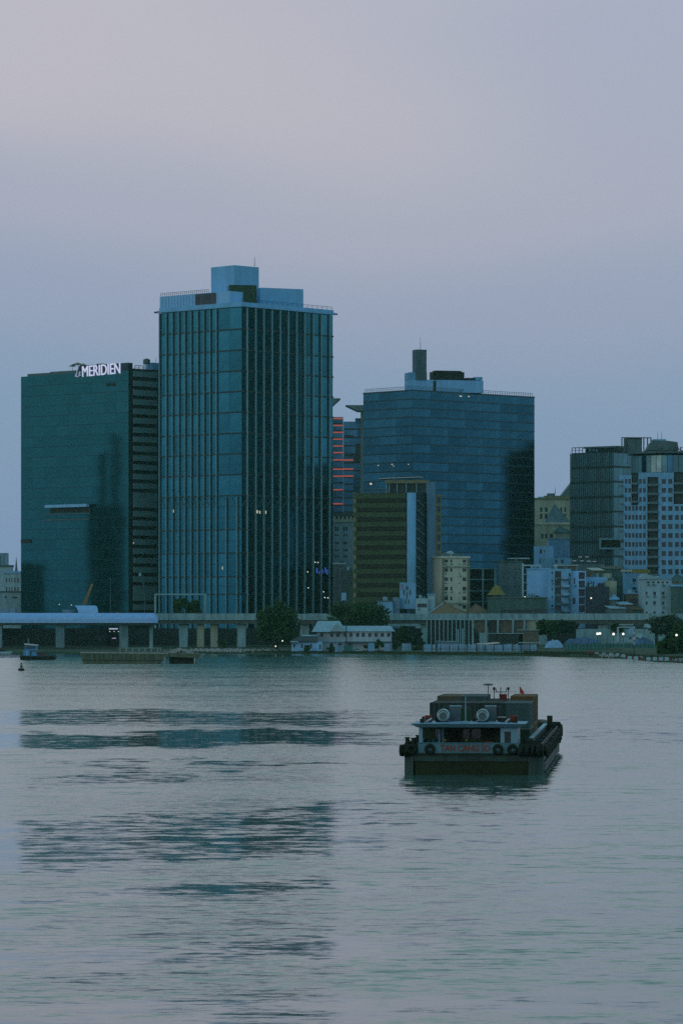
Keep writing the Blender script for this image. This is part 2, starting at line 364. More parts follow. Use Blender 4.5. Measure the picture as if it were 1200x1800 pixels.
# ------------------------------------------------------------------ water
def water_material():
    m = bpy.data.materials.new('river water'); m.use_nodes = True; t = m.node_tree; n, l = t.nodes, t.links
    b = n['Principled BSDF']; b.inputs['Base Color'].default_value = (0.045, 0.125, 0.102, 1); b.inputs['IOR'].default_value = 1.58
    def mth(op, a, c=None, c2=None):
        q = n.new('ShaderNodeMath'); q.operation = op
        for i, x in enumerate((a, c, c2)):
            if x is None: continue
            if isinstance(x, (int, float)): q.inputs[i].default_value = x
            else: l.new(x, q.inputs[i])
        return q.outputs[0]
    def noise(sc, scale=1.0, det=3, rough=0.55, loc=(0, 0, 0)):
        mp = n.new('ShaderNodeMapping'); mp.inputs['Scale'].default_value = sc; mp.inputs['Location'].default_value = loc
        q = n.new('ShaderNodeTexNoise'); q.inputs['Scale'].default_value = scale; q.inputs['Detail'].default_value = det; q.inputs['Roughness'].default_value = rough
        l.new(tc.outputs['Object'], mp.inputs[0]); l.new(mp.outputs[0], q.inputs['Vector']); return q
    tc = n.new('ShaderNodeTexCoord'); sp = n.new('ShaderNodeSeparateXYZ'); l.new(tc.outputs['Object'], sp.inputs[0])
    # wind slicks: calm bands across the river, frayed by noise
    warp = noise((0.022, 0.006, 1), 1, 4, 0.6)
    def rng(v, a, b_, c, d):
        q = n.new('ShaderNodeMapRange'); q.interpolation_type = 'SMOOTHSTEP'; l.new(v, q.inputs['Value'])
        for k, x in zip(('From Min', 'From Max', 'To Min', 'To Max'), (a, b_, c, d)): q.inputs[k].default_value = x
        return q.outputs[0]
    slant = mth('MULTIPLY', rng(sp.outputs['Y'], 150, 300, 0.7, 2.2), rng(sp.outputs['Y'], 335, 395, 1, 0))
    yy = mth('MULTIPLY_ADD', mth('SUBTRACT', warp.outputs['Fac'], 0.5), mth('MULTIPLY', sp.outputs['Y'], 0.40), mth('SUBTRACT', sp.outputs['Y'], mth('MULTIPLY', mth('MINIMUM', sp.outputs['X'], 0.0), slant)))
    yn = mth('DIVIDE', yy, 1700.0)
    r = n.new('ShaderNodeValToRGB'); l.new(yn, r.inputs[0]); e = r.color_ramp; e.interpolation = 'LINEAR'
    st = []
    def band(y0, y1, v, soft):
        st.extend([(y0 - soft, 0), (y0 + soft, v), (y1 - soft, v), (y1 + soft, 0)])
    band(130, 148, 0.98, 3); band(160, 173, 1.05, 2); band(199, 216, 0.84, 2.5); band(231, 314, 0.90, 10); band(369, 385, 0.74, 3)
    band(427, 486, 1.06, 7); band(500, 602, 0.84, 8); band(1340, 1640, 0.95, 80)
    e.elements[0].position, e.elements[0].color = st[0][0] / 1700, (0, 0, 0, 1)
    e.elements[1].position, e.elements[1].color = 1.0, (0, 0, 0, 1)
    for y, v in st[1:-1]:
        k = e.elements.new(y / 1700); k.color = (v, v, v, 1)
    st2 = noise((0.055, 0.20, 1), 1, 6, 0.66, (3, 7, 0)); fl = noise((0.42, 0.36, 1), 1, 3, 0.55, (9, 2, 0))                  # streaks inside the bands
    xe = n.new('ShaderNodeMapRange'); xe.interpolation_type = 'SMOOTHSTEP'; xe.inputs['From Min'].default_value = -2; xe.inputs['From Max'].default_value = 9; xe.inputs['To Min'].default_value = 1; xe.inputs['To Max'].default_value = 0.52
    l.new(mth('MULTIPLY_ADD', mth('SUBTRACT', warp.outputs['Fac'], 0.5), 20.0, sp.outputs['X']), xe.inputs['Value'])
    # the smoothed, oily water right behind the barge
    dx = mth('DIVIDE', mth('SUBTRACT', sp.outputs['X'], 12.0), 11.0); dy = mth('DIVIDE', mth('SUBTRACT', sp.outputs['Y'], 328.0), 40.0)
    wk = n.new('ShaderNodeMapRange'); wk.interpolation_type = 'SMOOTHSTEP'; wk.inputs['From Min'].default_value = 0.3; wk.inputs['From Max'].default_value = 1.3; wk.inputs['To Min'].default_value = 0.86; wk.inputs['To Max'].default_value = 0
    l.new(mth('SQRT', mth('ADD', mth('MULTIPLY', dx, dx), mth('MULTIPLY', dy, dy))), wk.inputs['Value'])
    core = mth('MULTIPLY_ADD', mth('MAXIMUM', wk.outputs[0], mth('MULTIPLY', r.outputs[0], xe.outputs[0])), 2.0, mth('MULTIPLY_ADD', st2.outputs['Fac'], 4.2, mth('MULTIPLY_ADD', fl.outputs['Fac'], 3.4, -4.72)))
    calm = n.new('ShaderNodeClamp'); l.new(core, calm.inputs[0]); calm = calm.outputs[0]
    # waves: slopes straight from noise, so they keep their size at any distance
    big = noise((0.16, 0.46, 1), 1, 4, 0.62); fine = noise((0.55, 1.5, 1), 1, 3, 0.6, (11, 5, 0)); gust = noise((0.012, 0.03, 1), 1, 3, 0.6, (1, 2, 0))
    def slope(q):
        s = n.new('ShaderNodeSeparateColor'); l.new(q.outputs['Color'], s.inputs[0]); return s.outputs
    tiny = noise((1.6, 5.0, 1), 1, 3, 0.6, (4, 8, 0)); sb, sf, st_ = slope(big), slope(fine), slope(tiny)
    amp = mth('MULTIPLY_ADD', calm, -0.82, 1.0)
    amp = mth('MULTIPLY', amp, mth('MULTIPLY_ADD', gust.outputs['Fac'], 1.7, 0.15))
    def tot(i, ka, kb): return mth('MULTIPLY_ADD', mth('SUBTRACT', sb[i], 0.5), ka, mth('MULTIPLY', mth('SUBTRACT', sf[i], 0.5), kb))
    # the slopes a low eye can see: far off the back of every wavelet is hidden behind its crest
    SG = 0.062
    ge = n.new('ShaderNodeNewGeometry'); si = n.new('ShaderNodeSeparateXYZ'); l.new(ge.outputs['Incoming'], si.inputs[0])
    dep = mth('MAXIMUM', si.outputs['Z'], 0.0005)
    hl = mth('SQRT', mth('ADD', mth('MULTIPLY', si.outputs['X'], si.outputs['X']), mth('MULTIPLY', si.outputs['Y'], si.outputs['Y'])))
    hl = mth('MAXIMUM', hl, 0.001); hx = mth('DIVIDE', si.outputs['X'], hl); hy = mth('DIVIDE', si.outputs['Y'], hl)
    g1, g2, g3 = [mth('MULTIPLY_ADD', mth('SUBTRACT', st_[i], 0.5), kc, tot(i, ka, kb)) for i, ka, kb, kc in ((1, 0.60, 0.66, 0.42), (2, 0.40, 0.50, 0.34), (0, 0.26, 0.32, 0.22))]
    ray = mth('SQRT', mth('ADD', mth('MULTIPLY', g1, g1), mth('MULTIPLY', g2, g2)))
    gau = mth('ADD', g1, mth('DIVIDE', SG * SG, mth('ADD', dep, 0.8 * SG)))
    tt = mth('DIVIDE', dep, mth('ADD', dep, SG))
    sv = mth('MULTIPLY', mth('ADD', mth('MULTIPLY', ray, mth('SUBTRACT', 1.0, tt)), mth('MULTIPLY', gau, tt)), amp)
    sc_ = mth('MULTIPLY', g3, amp)
    nx = mth('SUBTRACT', mth('MULTIPLY', sv, hx), mth('MULTIPLY', sc_, hy)); ny = mth('ADD', mth('MULTIPLY', sv, hy), mth('MULTIPLY', sc_, hx))
    cb = n.new('ShaderNodeCombineXYZ'); l.new(nx, cb.inputs[0]); l.new(ny, cb.inputs[1]); cb.inputs[2].default_value = 1
    nn = n.new('ShaderNodeVectorMath'); nn.operation = 'NORMALIZE'; l.new(cb.outputs[0], nn.inputs[0]); l.new(nn.outputs[0], b.inputs['Normal'])
    l.new(mth('MULTIPLY_ADD', calm, -0.05, 0.12), b.inputs['Roughness'])
    return m
w = MB(); w.quad((-1400, -60, 0), (1400, -60, 0), (1400, 1720, 0), (-1400, 1720, 0))
tag(w.build('river_water', water_material()), kind='structure')

# ------------------------------------------------------------------ land
SHORE = [(-1500, 1148.5), (0, 1148.5), (345, 1149), (600, 1149.5), (745, 1151.5), (945, 1153.5), (975, 1155), (1040, 1156), (1105, 1158.5), (1150, 1163.5), (1210, 1166), (2600, 1168)]
SH = [Vector((PX(px, DW(py)), DW(py), 0)) for px, py in SHORE]
def shore_y(x):
    for a, c in zip(SH, SH[1:]):
        if a.x <= x <= c.x: return a.y + (c.y - a.y) * (x - a.x) / (c.x - a.x)
    return 1500
land = MB(); prof = [(0, -1.5), (1.2, 0.55), (4, 0.8), (60, 1.6), (150, 3.0), (9000, 3.0)]
xs = sorted({-1480, 1480, *[p.x for p in SH if abs(p.x) < 1400], *[x for x in range(-420, 421, 6)]})
rr = random.Random(3); jit = {x: (rr.uniform(-1.2, 1.2), rr.uniform(-0.2, 0.3)) for x in xs}
def land_z(x, o):
    k = max(0, min(1, (x - 82) / 12))       # the right bank rises
    z = 0
    for (o0, z0), (o1, z1) in zip(prof, prof[1:]):
        if o0 <= o <= o1: z = z0 + (z1 - z0) * (o - o0) / (o1 - o0)
    if o > 3: z += k * min(1, (o - 3) / 55) * 0.3
    return z
rows = []
for o in (0, 1.2, 4, 14, 30, 60, 150, 9000):
    rows.append([(x, (shore_y(x) + o + (jit[x][0] if o < 20 else 0)) if o < 9000 else 3600, land_z(x, o) + (jit[x][1] if 1 < o < 15 else 0)) for x in xs])
for r0, r1 in zip(rows, rows[1:]):
    for i in range(len(xs) - 1): land.quad(r0[i], r0[i + 1], r1[i + 1], r1[i])
tag(land.build('ground', M['ground']), kind='structure')

def gz(px, D): x = PX(px, D); return land_z(x, max(0, D - shore_y(x)))

# ------------------------------------------------------------------ viaduct along the river
VD = 1665.0
via = thing('viaduct', 'long grey concrete road viaduct running level along the whole far bank', 'viaduct', (0, VD + 8, 3.0))
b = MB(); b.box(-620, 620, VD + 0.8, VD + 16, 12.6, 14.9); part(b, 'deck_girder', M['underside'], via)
zt, zb = PZ(1078.5, VD), PZ(1090, VD)
seg = 620 / 40
for i in range(-40, 40):
    if abs(i * seg) > 215: continue
    b = MB(); b.box(i * seg + 0.06, (i + 1) * seg - 0.06, VD, VD + 0.5, zb, zt + rr.uniform(-0.08, 0.08)); part(b, 'parapet_panel', M['concrete'], via)
for sx in (-1, 1):
    b = MB(); b.box(min(sx * 217.2, sx * 620), max(sx * 217.2, sx * 620), VD, VD + 0.5, zb, zt); part(b, 'parapet', M['concrete'], via)
b = MB(); b.box(-620, 620, VD + 15.5, VD + 16, zb, zt - 1); part(b, 'rear_parapet', M['concrete'], via)
for px, m in ((-115, 0), (-5, 0), (105, 0), (217, 0), (322, 0), (352, 1), (376, 1), (424, 0), (535, 0), (642, 0), (748, 0), (850, 0), (955, 0), (1060, 0), (1165, 0), (1270, 0)):
    x = PX(px, VD); wd = 1.9 if px not in (352, 376) else 1.6
    b = MB(); b.prism([(x - wd, 1.0), (x + wd, 1.0), (x + wd * 1.05, 11.5), (x + wd * 1.25, 12.55), (x - wd * 1.25, 12.55), (x - wd * 1.05, 11.5)] if m == 0 else [(x - wd, 1), (x + wd, 1), (x + wd, 12.55), (x - wd, 12.55)], VD + 3, VD + 9)
    part(b, 'pier', M['concrete'] if m == 0 else M['beige'], via)
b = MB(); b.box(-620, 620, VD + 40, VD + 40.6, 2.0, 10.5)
o = b.build('shade_backing', M['dark']); tag(o, 'dark backing added as shade behind the viaduct piers', 'wall')  # dark backing added to stand in for the shade under the deck

# ------------------------------------------------------------------ tall central tower
TL, TR = corner(281, 1802, 425, 1765, 585)
base = TR.A.copy(); base.z = GZ
tw = thing('office_tower', 'tallest blue glass tower with pale vertical fins and a blue rooftop penthouse', 'tower', base)
ZT = PZ(539, 1765)
b = MB()
ctr = [TL.w(0, GZ, -0.25), TL.w(TL.len, GZ, -0.25), TR.w(TR.len, GZ, -0.25)]
far = ctr[0] + (TR.B - TR.A)
inset = lambda p, q: p
def prism_world(mb, pts, z0, z1):
    n = len(pts); i = len(mb.v)
    mb.v += [(p.x, p.y, z0) for p in pts] + [(p.x, p.y, z1) for p in pts]
    mb.f.append(tuple(range(i, i + n))[::-1]); mb.f.append(tuple(range(i + n, i + 2 * n)))
    for k in range(n): mb.f.append((i + k, i + (k + 1) % n, i + n + (k + 1) % n, i + n + k))
def offset_corner(L_, R_, d):        # footprint grown outward by d
    dn = (L_.n + R_.n)
    c = L_.B + L_.n * d + R_.n * d
    l = L_.A + L_.n * d - L_.u * d; r = R_.B + R_.n * d + R_.u * d
    f = L_.A + (R_.B - R_.A) - L_.u * d + R_.u * d
    return [l, c, r, f]
prism_world(b, offset_corner(TL, TR, -0.5), GZ, ZT - 0.2); part(b, 'core', M['band'], tw)
bands = [578, 615, 651.5, 687.7, 724, 761, 797, 833.8, 870.6, 930.5, 971.8, 1013.6, 1044.5]
bz = [ZT] + [PZ(p, 1765) for p in bands] + [GZ]
lf = [281.6, 293.6, 304.6, 315.4, 326.2, 337.2, 348.9, 359.6, 370.4, 381.6]
rf = [433, 448, 462.2, 476.7, 491, 505.3, 520, 534.2, 549, 563.2, 578]
ls = [TL.s(p) for p in lf] + [TL.s(403), TL.len]; rs = [0] + [TR.s(p) for p in rf] + [TR.len]
avl = (TL.s(381.6) - TL.s(281.6)) / 9
for i in range(len(bz) - 1):
    hh = bz[i] - bz[i + 1]
    for s_list, Fc in ((ls, TL), (rs, TR)):
        for a, c in zip(s_list, s_list[1:]):
            Fc.piece('glass_panel', M['tower_glass'], tw, a + 0.05, bz[i + 1] + 0.3, c - a - 0.1, hh - 0.6, 0.12, -0.2, tilt=0.0035)
for z in bz[1:-1]:
    TL.piece('floor_band', M['band'], tw, -0.2, z - 0.33, TL.len + 0.2, 0.66, 0.5, 0.0); TR.piece('floor_band', M['band'], tw, 0.02, z - 0.33, TR.len, 0.66, 0.5, 0.0)
for py in (890, 909.5, 950.5, 991, 1030):
    z = PZ(py, 1765); TL.piece('transom', M['band'], tw, 0, z - 0.12, TL.len, 0.24, 0.3, -0.05); TR.piece('transom', M['band'], tw, 0, z - 0.12, TR.len, 0.24, 0.3, -0.05)
zk = PZ(873, 1765)
for p in lf: TL.piece('fin', M['fin'], tw, TL.s(p) - 0.14, GZ, 0.34, ZT - GZ - 0.3, 0.8, 0.0)
for p in (398.6, 417.6): TL.piece('fin', M['fin'], tw, TL.s(p) - 0.14, GZ, 0.34, zk - GZ, 0.8, 0.0)
for p in rf: TR.piece('fin', M['fin'], tw, TR.s(p) - 0.2, GZ, 0.46, ZT - GZ - 0.3, 0.95, 0.0)
for p in lf[:-1] + [391, 405]:
    b = MB(); b.bar(TL.w(TL.s(p), zk, 0.9), TL.w(TL.s(p + 9), zk - 4.6, 0.1), 0.2); part(b, 'brace', M['panel'], tw)
for p in rf:
    b = MB(); b.bar(TR.w(TR.s(p), zk, 0.9), TR.w(max(0, TR.s(p - 9.5)), zk - 4.6, 0.1), 0.2); part(b, 'brace', M['panel'], tw)
# crown
b = MB(); prism_world(b, offset_corner(TL, TR, 0.9), ZT + 0.005, ZT + 1.0); part(b, 'crown_slab', M['pent'], tw)
b = MB(); TL.box(b, -3.2, 0.5, ZT + 0.1, ZT + 0.8, -2.0, 0.7); part(b, 'crown_tip', M['band'], tw)
b = MB(); TR.box(b, TR.len - 0.5, TR.len + 2.6, ZT + 0.1, ZT + 0.8, -2.0, 0.7); part(b, 'crown_tip', M['band'], tw)
z1 = PZ(530.5, 1765)
b = MB(); prism_world(b, offset_corner(TL, TR, 0.2), ZT + 1.0, z1); part(b, 'roof_parapet', M['pent'], tw)
zl = TL.z(330, 517.5); zl0 = z1 + 0.003
b = MB(); TL.box(b, 0, TL.s(404), zl0, zl, -16, 0.0); part(b, 'terrace_parapet', M['paleblue'], tw)
for k in range(1, 12): TL.piece('parapet_joint', M['pent'], tw, TL.s(281 + k * 5.2), zl0, 0.25, zl - zl0 - 0.1, 0.12, 0.06)
for a, c in ((344, 352), (353, 361), (362, 370), (371, 380)): TL.piece('terrace_window', M['pane'], tw, TL.s(a), zl0 + 0.2, TL.s(c) - TL.s(a), zl - zl0 - 0.5, 0.2, 0.12)
def railing(mb, Fc, s0, s1, z, h, step, d=-0.3, th=0.12):
    n = max(1, int((s1 - s0) / step))
    for k in range(n + 1):
        a = s0 + (s1 - s0) * k / n; Fc.box(mb, a - th / 2, a + th / 2, z, z + h, d - th, d)
    Fc.box(mb, s0, s1, z + h, z + h + th * 1.3, d - th, d + 0.02); Fc.box(mb, s0, s1, z + h * 0.5, z + h * 0.5 + th * 0.7, d - th, d + 0.02)
b = MB(); railing(b, TL, 0.3, TL.s(366), zl, 1.5, 1.35); part(b, 'railing', M['dark'], tw)
b = MB(); railing(b, TR, 0.2, TR.len - 0.2, z1, 1.45, 3.4); part(b, 'railing', M['dark'], tw)
PL, PR = corner(371, 1800, 412, 1788, 455)
b = MB(); prism_world(b, offset_corner(PL, PR, 0), z1, PZ(466, 1788)); part(b, 'penthouse', M['pent'], tw)
BL, BR = corner(452, 1800, 458, 1796, 533)
b = MB(); prism_world(b, offset_corner(BL, BR, 0), z1, PZ(505.5, 1796)); part(b, 'plant_block', M['pent'], tw)
GB = Face(403, 1776, 451, 1778); zg = GB.z(425, 501)
b = MB(); GB.box(b, 0, GB.len, z1, zg, -8, 0); part(b, 'glass_lobby', M['olive_glass'], tw)
for k in range(6): GB.piece('mullion', M['band'], tw, k * (GB.len - 0.25) / 5, z1, 0.25, zg - z1, 0.15, 0.14)
b = MB(); GB.box(b, GB.s(388), GB.s(405), z1, GB.z(396, 521), -5, -0.02); part(b, 'plant_block', M['olive_glass'], tw)
b = MB(); b.tube(P(447.5, 468, 1800), P(447.5, 452, 1800), 0.16, 0.08, 6); part(b, 'antenna', M['dark'], tw)
# entrance portal, lit shop fronts behind the glass
PF = Face(272, 1755, 363, 1752)
po = thing('portal_frame', 'thin pale steel portal frame at the foot of the tallest tower', 'frame', PF.w(PF.len / 2, GZ, 0))
b = MB(); zp = PF.z(318, 1043.5); PF.box(b, 0, PF.len, zp - 0.7, zp, -0.9, 0); part(b, 'beam', M['fin'], po)
for px in (273, 361): b = MB(); PF.box(b, PF.s(px) - 0.45, PF.s(px) + 0.45, GZ, zp - 0.7, -0.9, 0); part(b, 'post', M['fin'], po)
for px, py, w_, h_ in ((556, 1003, 2.0, 9), (560.5, 1006, 1.2, 5), (566, 1004, 1.4, 7), (571, 1002, 1.5, 10), (574.5, 1005, 1.3, 9), (580, 1004, 1.1, 5)):
    TR.piece('blue_sign', M['ledblue'], tw, TR.s(px), TR.z(px, py + h_ / 2), w_ * 0.27, h_ * 0.26, 0.1, 0.05)
for px, py in ((553, 989), (558, 989.5), (570, 1051), (575.5, 1051.5), (541, 1034), (568, 1041), (540, 1006)):
    TR.piece('light', M['lamp'], tw, TR.s(px), TR.z(px, py), 0.45, 0.4, 0.1, 0.05)
for px, py, w_ in ((305, 897, .5), (451, 898, 1.3), (456, 899, .8), (463, 898, 1.2), (466.5, 899, .8), (391, 997, .5)):
    Fc = TL if px < 425 else TR; Fc.piece('light', M['lampw'], tw, Fc.s(px), Fc.z(px, py + 4), w_ * 0.6, 1.4, 0.1, 0.03)

# ------------------------------------------------------------------ green glass hotel at the left
HL, HR = corner(37, 1868, 226, 1818, 284)
hb = HL.B.copy(); hb.z = GZ
ho = thing('hotel_tower', 'green glass hotel block at the far left with white letters on its roof edge', 'tower', hb)
ZH = PZ(650.5, 1818)
b = MB(); prism_world(b, offset_corner(HL, HR, -0.5), GZ, ZH - 0.3); part(b, 'core', M['dark'], ho)
NF = 26; fh = (ZH - GZ) / NF; NC = 9; cw = HL.len / NC
for i in range(NF):
    z = GZ + i * fh
    for k in range(NC): HL.piece('glass_panel', M['hotel_glass'], ho, k * cw + 0.02, z + 0.16, cw - 0.04, fh - 0.2, 0.15, -0.3, tilt=0.003)
    HL.piece('spandrel', M['slab'], ho, 0, z + 0.005, HL.len, 0.15, 0.3, -0.17)
zl2 = HL.z(125, 892); HL.piece('ledge', M['paleblue'], ho, HL.s(88), zl2, HL.s(161) - HL.s(88), HL.z(125, 887) - zl2, 2.0, 1.6)
HL.piece('dark_window', M['dark'], ho, HL.s(89), HL.z(125, 901), HL.s(161) - HL.s(89), HL.z(125, 892.5) - HL.z(125, 901), 0.3, 0.05)
for py in (903, 913): HL.piece('ledge', M['panel'], ho, HL.s(78), HL.z(120, py + 1.6), HL.s(160) - HL.s(78), 0.6, 0.8, 0.4)
HL.piece('dark_window', M['dark'], ho, HL.s(38), HL.z(46, 955), HL.s(55) - HL.s(38), HL.z(46, 948) - HL.z(46, 955), 0.3, 0.05)
for a in (187, 196): HL.piece('dark_window', M['dark'], ho, HL.s(a), HL.z(a, 679), HL.s(a + 6) - HL.s(a), 1.7, 0.2, 0.02)
# right side: dark recess, cladding bands and slots
sa, sb_ = HR.s(233.5), HR.s(275)
b = MB(); HR.box(b, sb_, HR.s(282), GZ, ZH, -2, 0.1); part(b, 'corner_pier', M['slab'], ho)
tops = [653.5 + k * 16.35 for k in range(26)]
for k, py in enumerate(tops):
    h_ = HR.z(254, py) - HR.z(254, py + (10.0 if k not in (13, 23) else 16)); HR.piece('cladding_band', M['hclad'], ho, sa, HR.z(254, py) - h_, sb_ - sa, h_, 0.5, 0.25)
for py in (943, 965, 955): HR.piece('light', M['lamp'], ho, HR.s(234) - 0.5, HR.z(234, py), 0.3, 0.25, 0.2, 0.6) if py == 955 else None
# roof
b = MB(); HL.box(b, HL.s(45), HL.s(85), ZH - 0.3, HL.z(65, 656), -10, -1.5); part(b, 'roof_parapet', M['teal'], ho)
b = MB(); HL.box(b, HL.s(86), HL.s(134), ZH - 0.3, HL.z(110, 652), -10, -1.0); part(b, 'roof_parapet', M['teal'], ho)
b = MB(); HL.box(b, HL.s(134), HL.len - 1, ZH - 0.3, HL.z(180, 640), -4, -1.0); part(b, 'sign_backing', M['navy'], ho)
b = MB(); HL.box(b, HL.s(160), HL.s(170), HL.z(165, 641), HL.z(165, 638.5), -6, -4.1); part(b, 'plant_box', M['dark'], ho)
b = MB(); HR.box(b, 0.5, HR.len, ZH - 0.3, HR.z(254, 649), -8, -0.2); part(b, 'roof_slab', M['dark'], ho)
b = MB(); HR.box(b, HR.s(271), HR.s(284), HR.z(276, 650), HR.z(276, 637.5), -6, -1); part(b, 'stair_head', M['pent'], ho)
for a, c in ((214, 226), (239, 253)):
    Fc = HR if a > 230 else HL; b = MB(); railing(b, HR, HR.s(a) if a > 226 else 0.2, HR.s(c) if c > 227 else 2.5, HR.z(240, 650), 2.0, 2.2, -0.4, 0.22); part(b, 'railing', M['dark'], ho)
b = MB(); c = P(258, 640, 1830); b.lathe([(1.6, 0), (1.75, 0.1), (1.75, 2.2), (0.4, 2.8)], c, 12)
for dx, dy in ((-1.2, -1), (1.2, -1), (-1.2, 1), (1.2, 1)): b.bar(c + Vector((dx, dy, 0.1)), c + Vector((dx, dy, -3)), 0.3)
tk = part(b, 'water_tank', M['teal'], ho)
b = MB(); b.tube(P(274.5, 637, 1834), P(274.5, 627, 1834), 0.12, 0.06, 6); part(b, 'antenna', M['red'], ho)
for cx, r_, pt in ((128, 1.9, 640.5), (137, 2.9, 637.5), (147, 1.9, 639)):
    D_ = HL.y(cx) + 5; top = P(cx, pt, D_); um = thing('parasol', {128: 'left parasol, the lowest of the three on the hotel roof terrace', 137: 'middle and widest parasol on the hotel roof terrace', 147: 'parasol nearest the white roof letters on the hotel terrace'}[cx], 'parasol', (top.x, top.y, ZH - 0.3), 'parasols on the hotel roof')
    b = MB(); b.lathe([(r_, -1.0), (r_ * 0.5, -0.35), (0.1, 0.1)], top, 12); part(b, 'canopy', M['olive'], um)
    b = MB(); b.tube((top.x, top.y, ZH - 0.3), top, 0.1, 0.1, 6); part(b, 'pole', M['dark'], um)
sg = thing('roof_sign', 'large white roof sign letters along the edge of the green hotel', 'sign', HL.w(HL.s(175), HL.z(175, 662), 0.6))
cap = HL.z(180, 642) - HL.z(180, 661)
rot = (math.radians(90), 0, HL.rot)
t1 = text('lettering', 'MERIDIEN', M['signlit'], sg, HL.w(HL.s(147), HL.z(147, 662.5), 0.7), cap / 0.70, (math.radians(90), math.radians(-1.2), HL.rot), 0.25, HL.s(213.5) - HL.s(147))
b = MB()
pts = [(0.2, 1.1), (0.9, 2.2), (2.0, 4.6), (2.5, 6.0), (1.9, 6.1), (1.4, 4.4), (1.1, 1.8), (0.5, 0.7), (0.0, 0.9), (0.3, 1.3), (1.3, 0.75), (2.3, 0.5), (3.0, 1.4), (3.9, 2.9), (3.5, 3.3), (2.9, 2.2), (3.2, 1.0), (4.2, 1.4)]
s0, zz = HL.s(134.5), HL.z(134.5, 664.5); q = 0.93
for a, c in zip(pts, pts[1:]): b.tube(HL.w(s0 + a[0] * q, zz + a[1] * q, 0.8), HL.w(s0 + c[0] * q, zz + c[1] * q, 0.8), 0.2, n=5)
part(b, 'script_lettering', M['signdim'], sg)

# ------------------------------------------------------------------ blue glass block right of centre
QL, QR = corner(638, 1905, 725, 1878, 939)
qb = QL.B.copy(); qb.z = GZ
qo = thing('glass_office_block', 'broad blue glass office block with a chimney-like stack on its roof', 'tower', qb)
ZQ = PZ(686.5, 1878)
b = MB(); prism_world(b, offset_corner(QL, QR, -0.5), GZ, ZQ - 0.2); part(b, 'core', M['dark'], qo)
NF = 28; fh = (ZQ - GZ) / NF
for i in range(NF):
    z = GZ + i * fh
    for Fc, nseg in ((QL, 3), (QR, 7)):
        cw = Fc.len / nseg
        for k in range(nseg): Fc.piece('glass_panel', M['blue_glass'], qo, k * cw + 0.03, z + 0.55, cw - 0.06, fh - 0.57, 0.15, -0.25, tilt=0.003)
        Fc.piece('spandrel', M['slab'], qo, 0.01, z, Fc.len - 0.02, 0.53, 0.2, -0.2)
rq = random.Random(31)
for i in range(70):
    Fc = QL if i % 4 == 0 else QR; fl_ = rq.choice([3, 5, 8, 11, 12, 14, 17, 19, 20, 21, 22, 22, 23, 25, 26]); s_a = rq.uniform(0.5, Fc.len - 4); w_ = rq.uniform(0.7, 3.0)
    Fc.piece('blind', M['panel'], qo, s_a, GZ + fl_ * fh + fh - rq.uniform(0.5, 1.6), w_, 0.45, 0.05, -0.22)
b = MB(); prism_world(b, offset_corner(QL, QR, 0.12), ZQ - 0.2, ZQ + 0.5); part(b, 'roof_edge', M['slab'], qo)
b = MB(); railing(b, QL, 1, QL.len - 1, ZQ + 0.5, 1.6, 1.7, -0.4, 0.14); part(b, 'railing', M['panel'], qo)
b = MB(); railing(b, QR, 1, QR.len - 1, ZQ + 0.5, 1.6, 1.7, -0.4, 0.14); part(b, 'railing', M['panel'], qo)
RB = Face(720, 1896, 849, 1906); zr = ZQ + 0.5
b = MB(); RB.box(b, 0, RB.len, zr, RB.z(780, 668), -10, 0); part(b, 'plant_block', M['paleblue'], qo)
b = MB(); RB.box(b, 0, RB.s(750), RB.z(735, 668), RB.z(735, 654.5), -10, -0.02); part(b, 'plant_block', M['skyblue'], qo)
b = MB(); RB.box(b, RB.s(730), RB.s(749), RB.z(739, 668.05), RB.z(739, 614.5), -6, 0.35); part(b, 'stack', M['teal'], qo)
b = MB(); RB.box(b, RB.s(763), RB.s(818.5), RB.z(790, 668), RB.z(790, 653), -9, -3.02); part(b, 'cooling_tower', M['black'], qo)
b = MB(); RB.box(b, RB.s(768), RB.s(814), RB.z(790, 653), RB.z(790, 650.8), -8.6, -3.5); part(b, 'cooling_tower', M['black'], qo)
b = MB(); RB.box(b, RB.s(836), RB.s(848.5), RB.z(842, 668), RB.z(842, 662.5), -6, -1); part(b, 'plant_block', M['skyblue'], qo)
b = MB(); RB.box(b, RB.s(820), RB.s(836), RB.z(828, 668), RB.z(828, 664), -6, -1); part(b, 'cooling_tower', M['dark'], qo)
b = MB(); RB.box(b, RB.s(761), RB.s(766), zr, RB.z(763, 669), 0.0, 0.15); part(b, 'door', M['dark'], qo)
b = MB(); b.tube(P(738.5, 615, 1900), P(738.5, 592, 1900), 0.14, 0.05, 6); part(b, 'antenna', M['dark'], qo)
for px, py, w_ in ((807, 697, 1.6), (822, 697.5, 1.0), (664, 819, .6), (688, 817, .8), (691, 820, .5), (717, 817, .5)):
    Fc = QL if px < 725 else QR; Fc.piece('light', M['lampw'], qo, Fc.s(px), Fc.z(px, py), w_, 0.45, 0.1, 0.03)

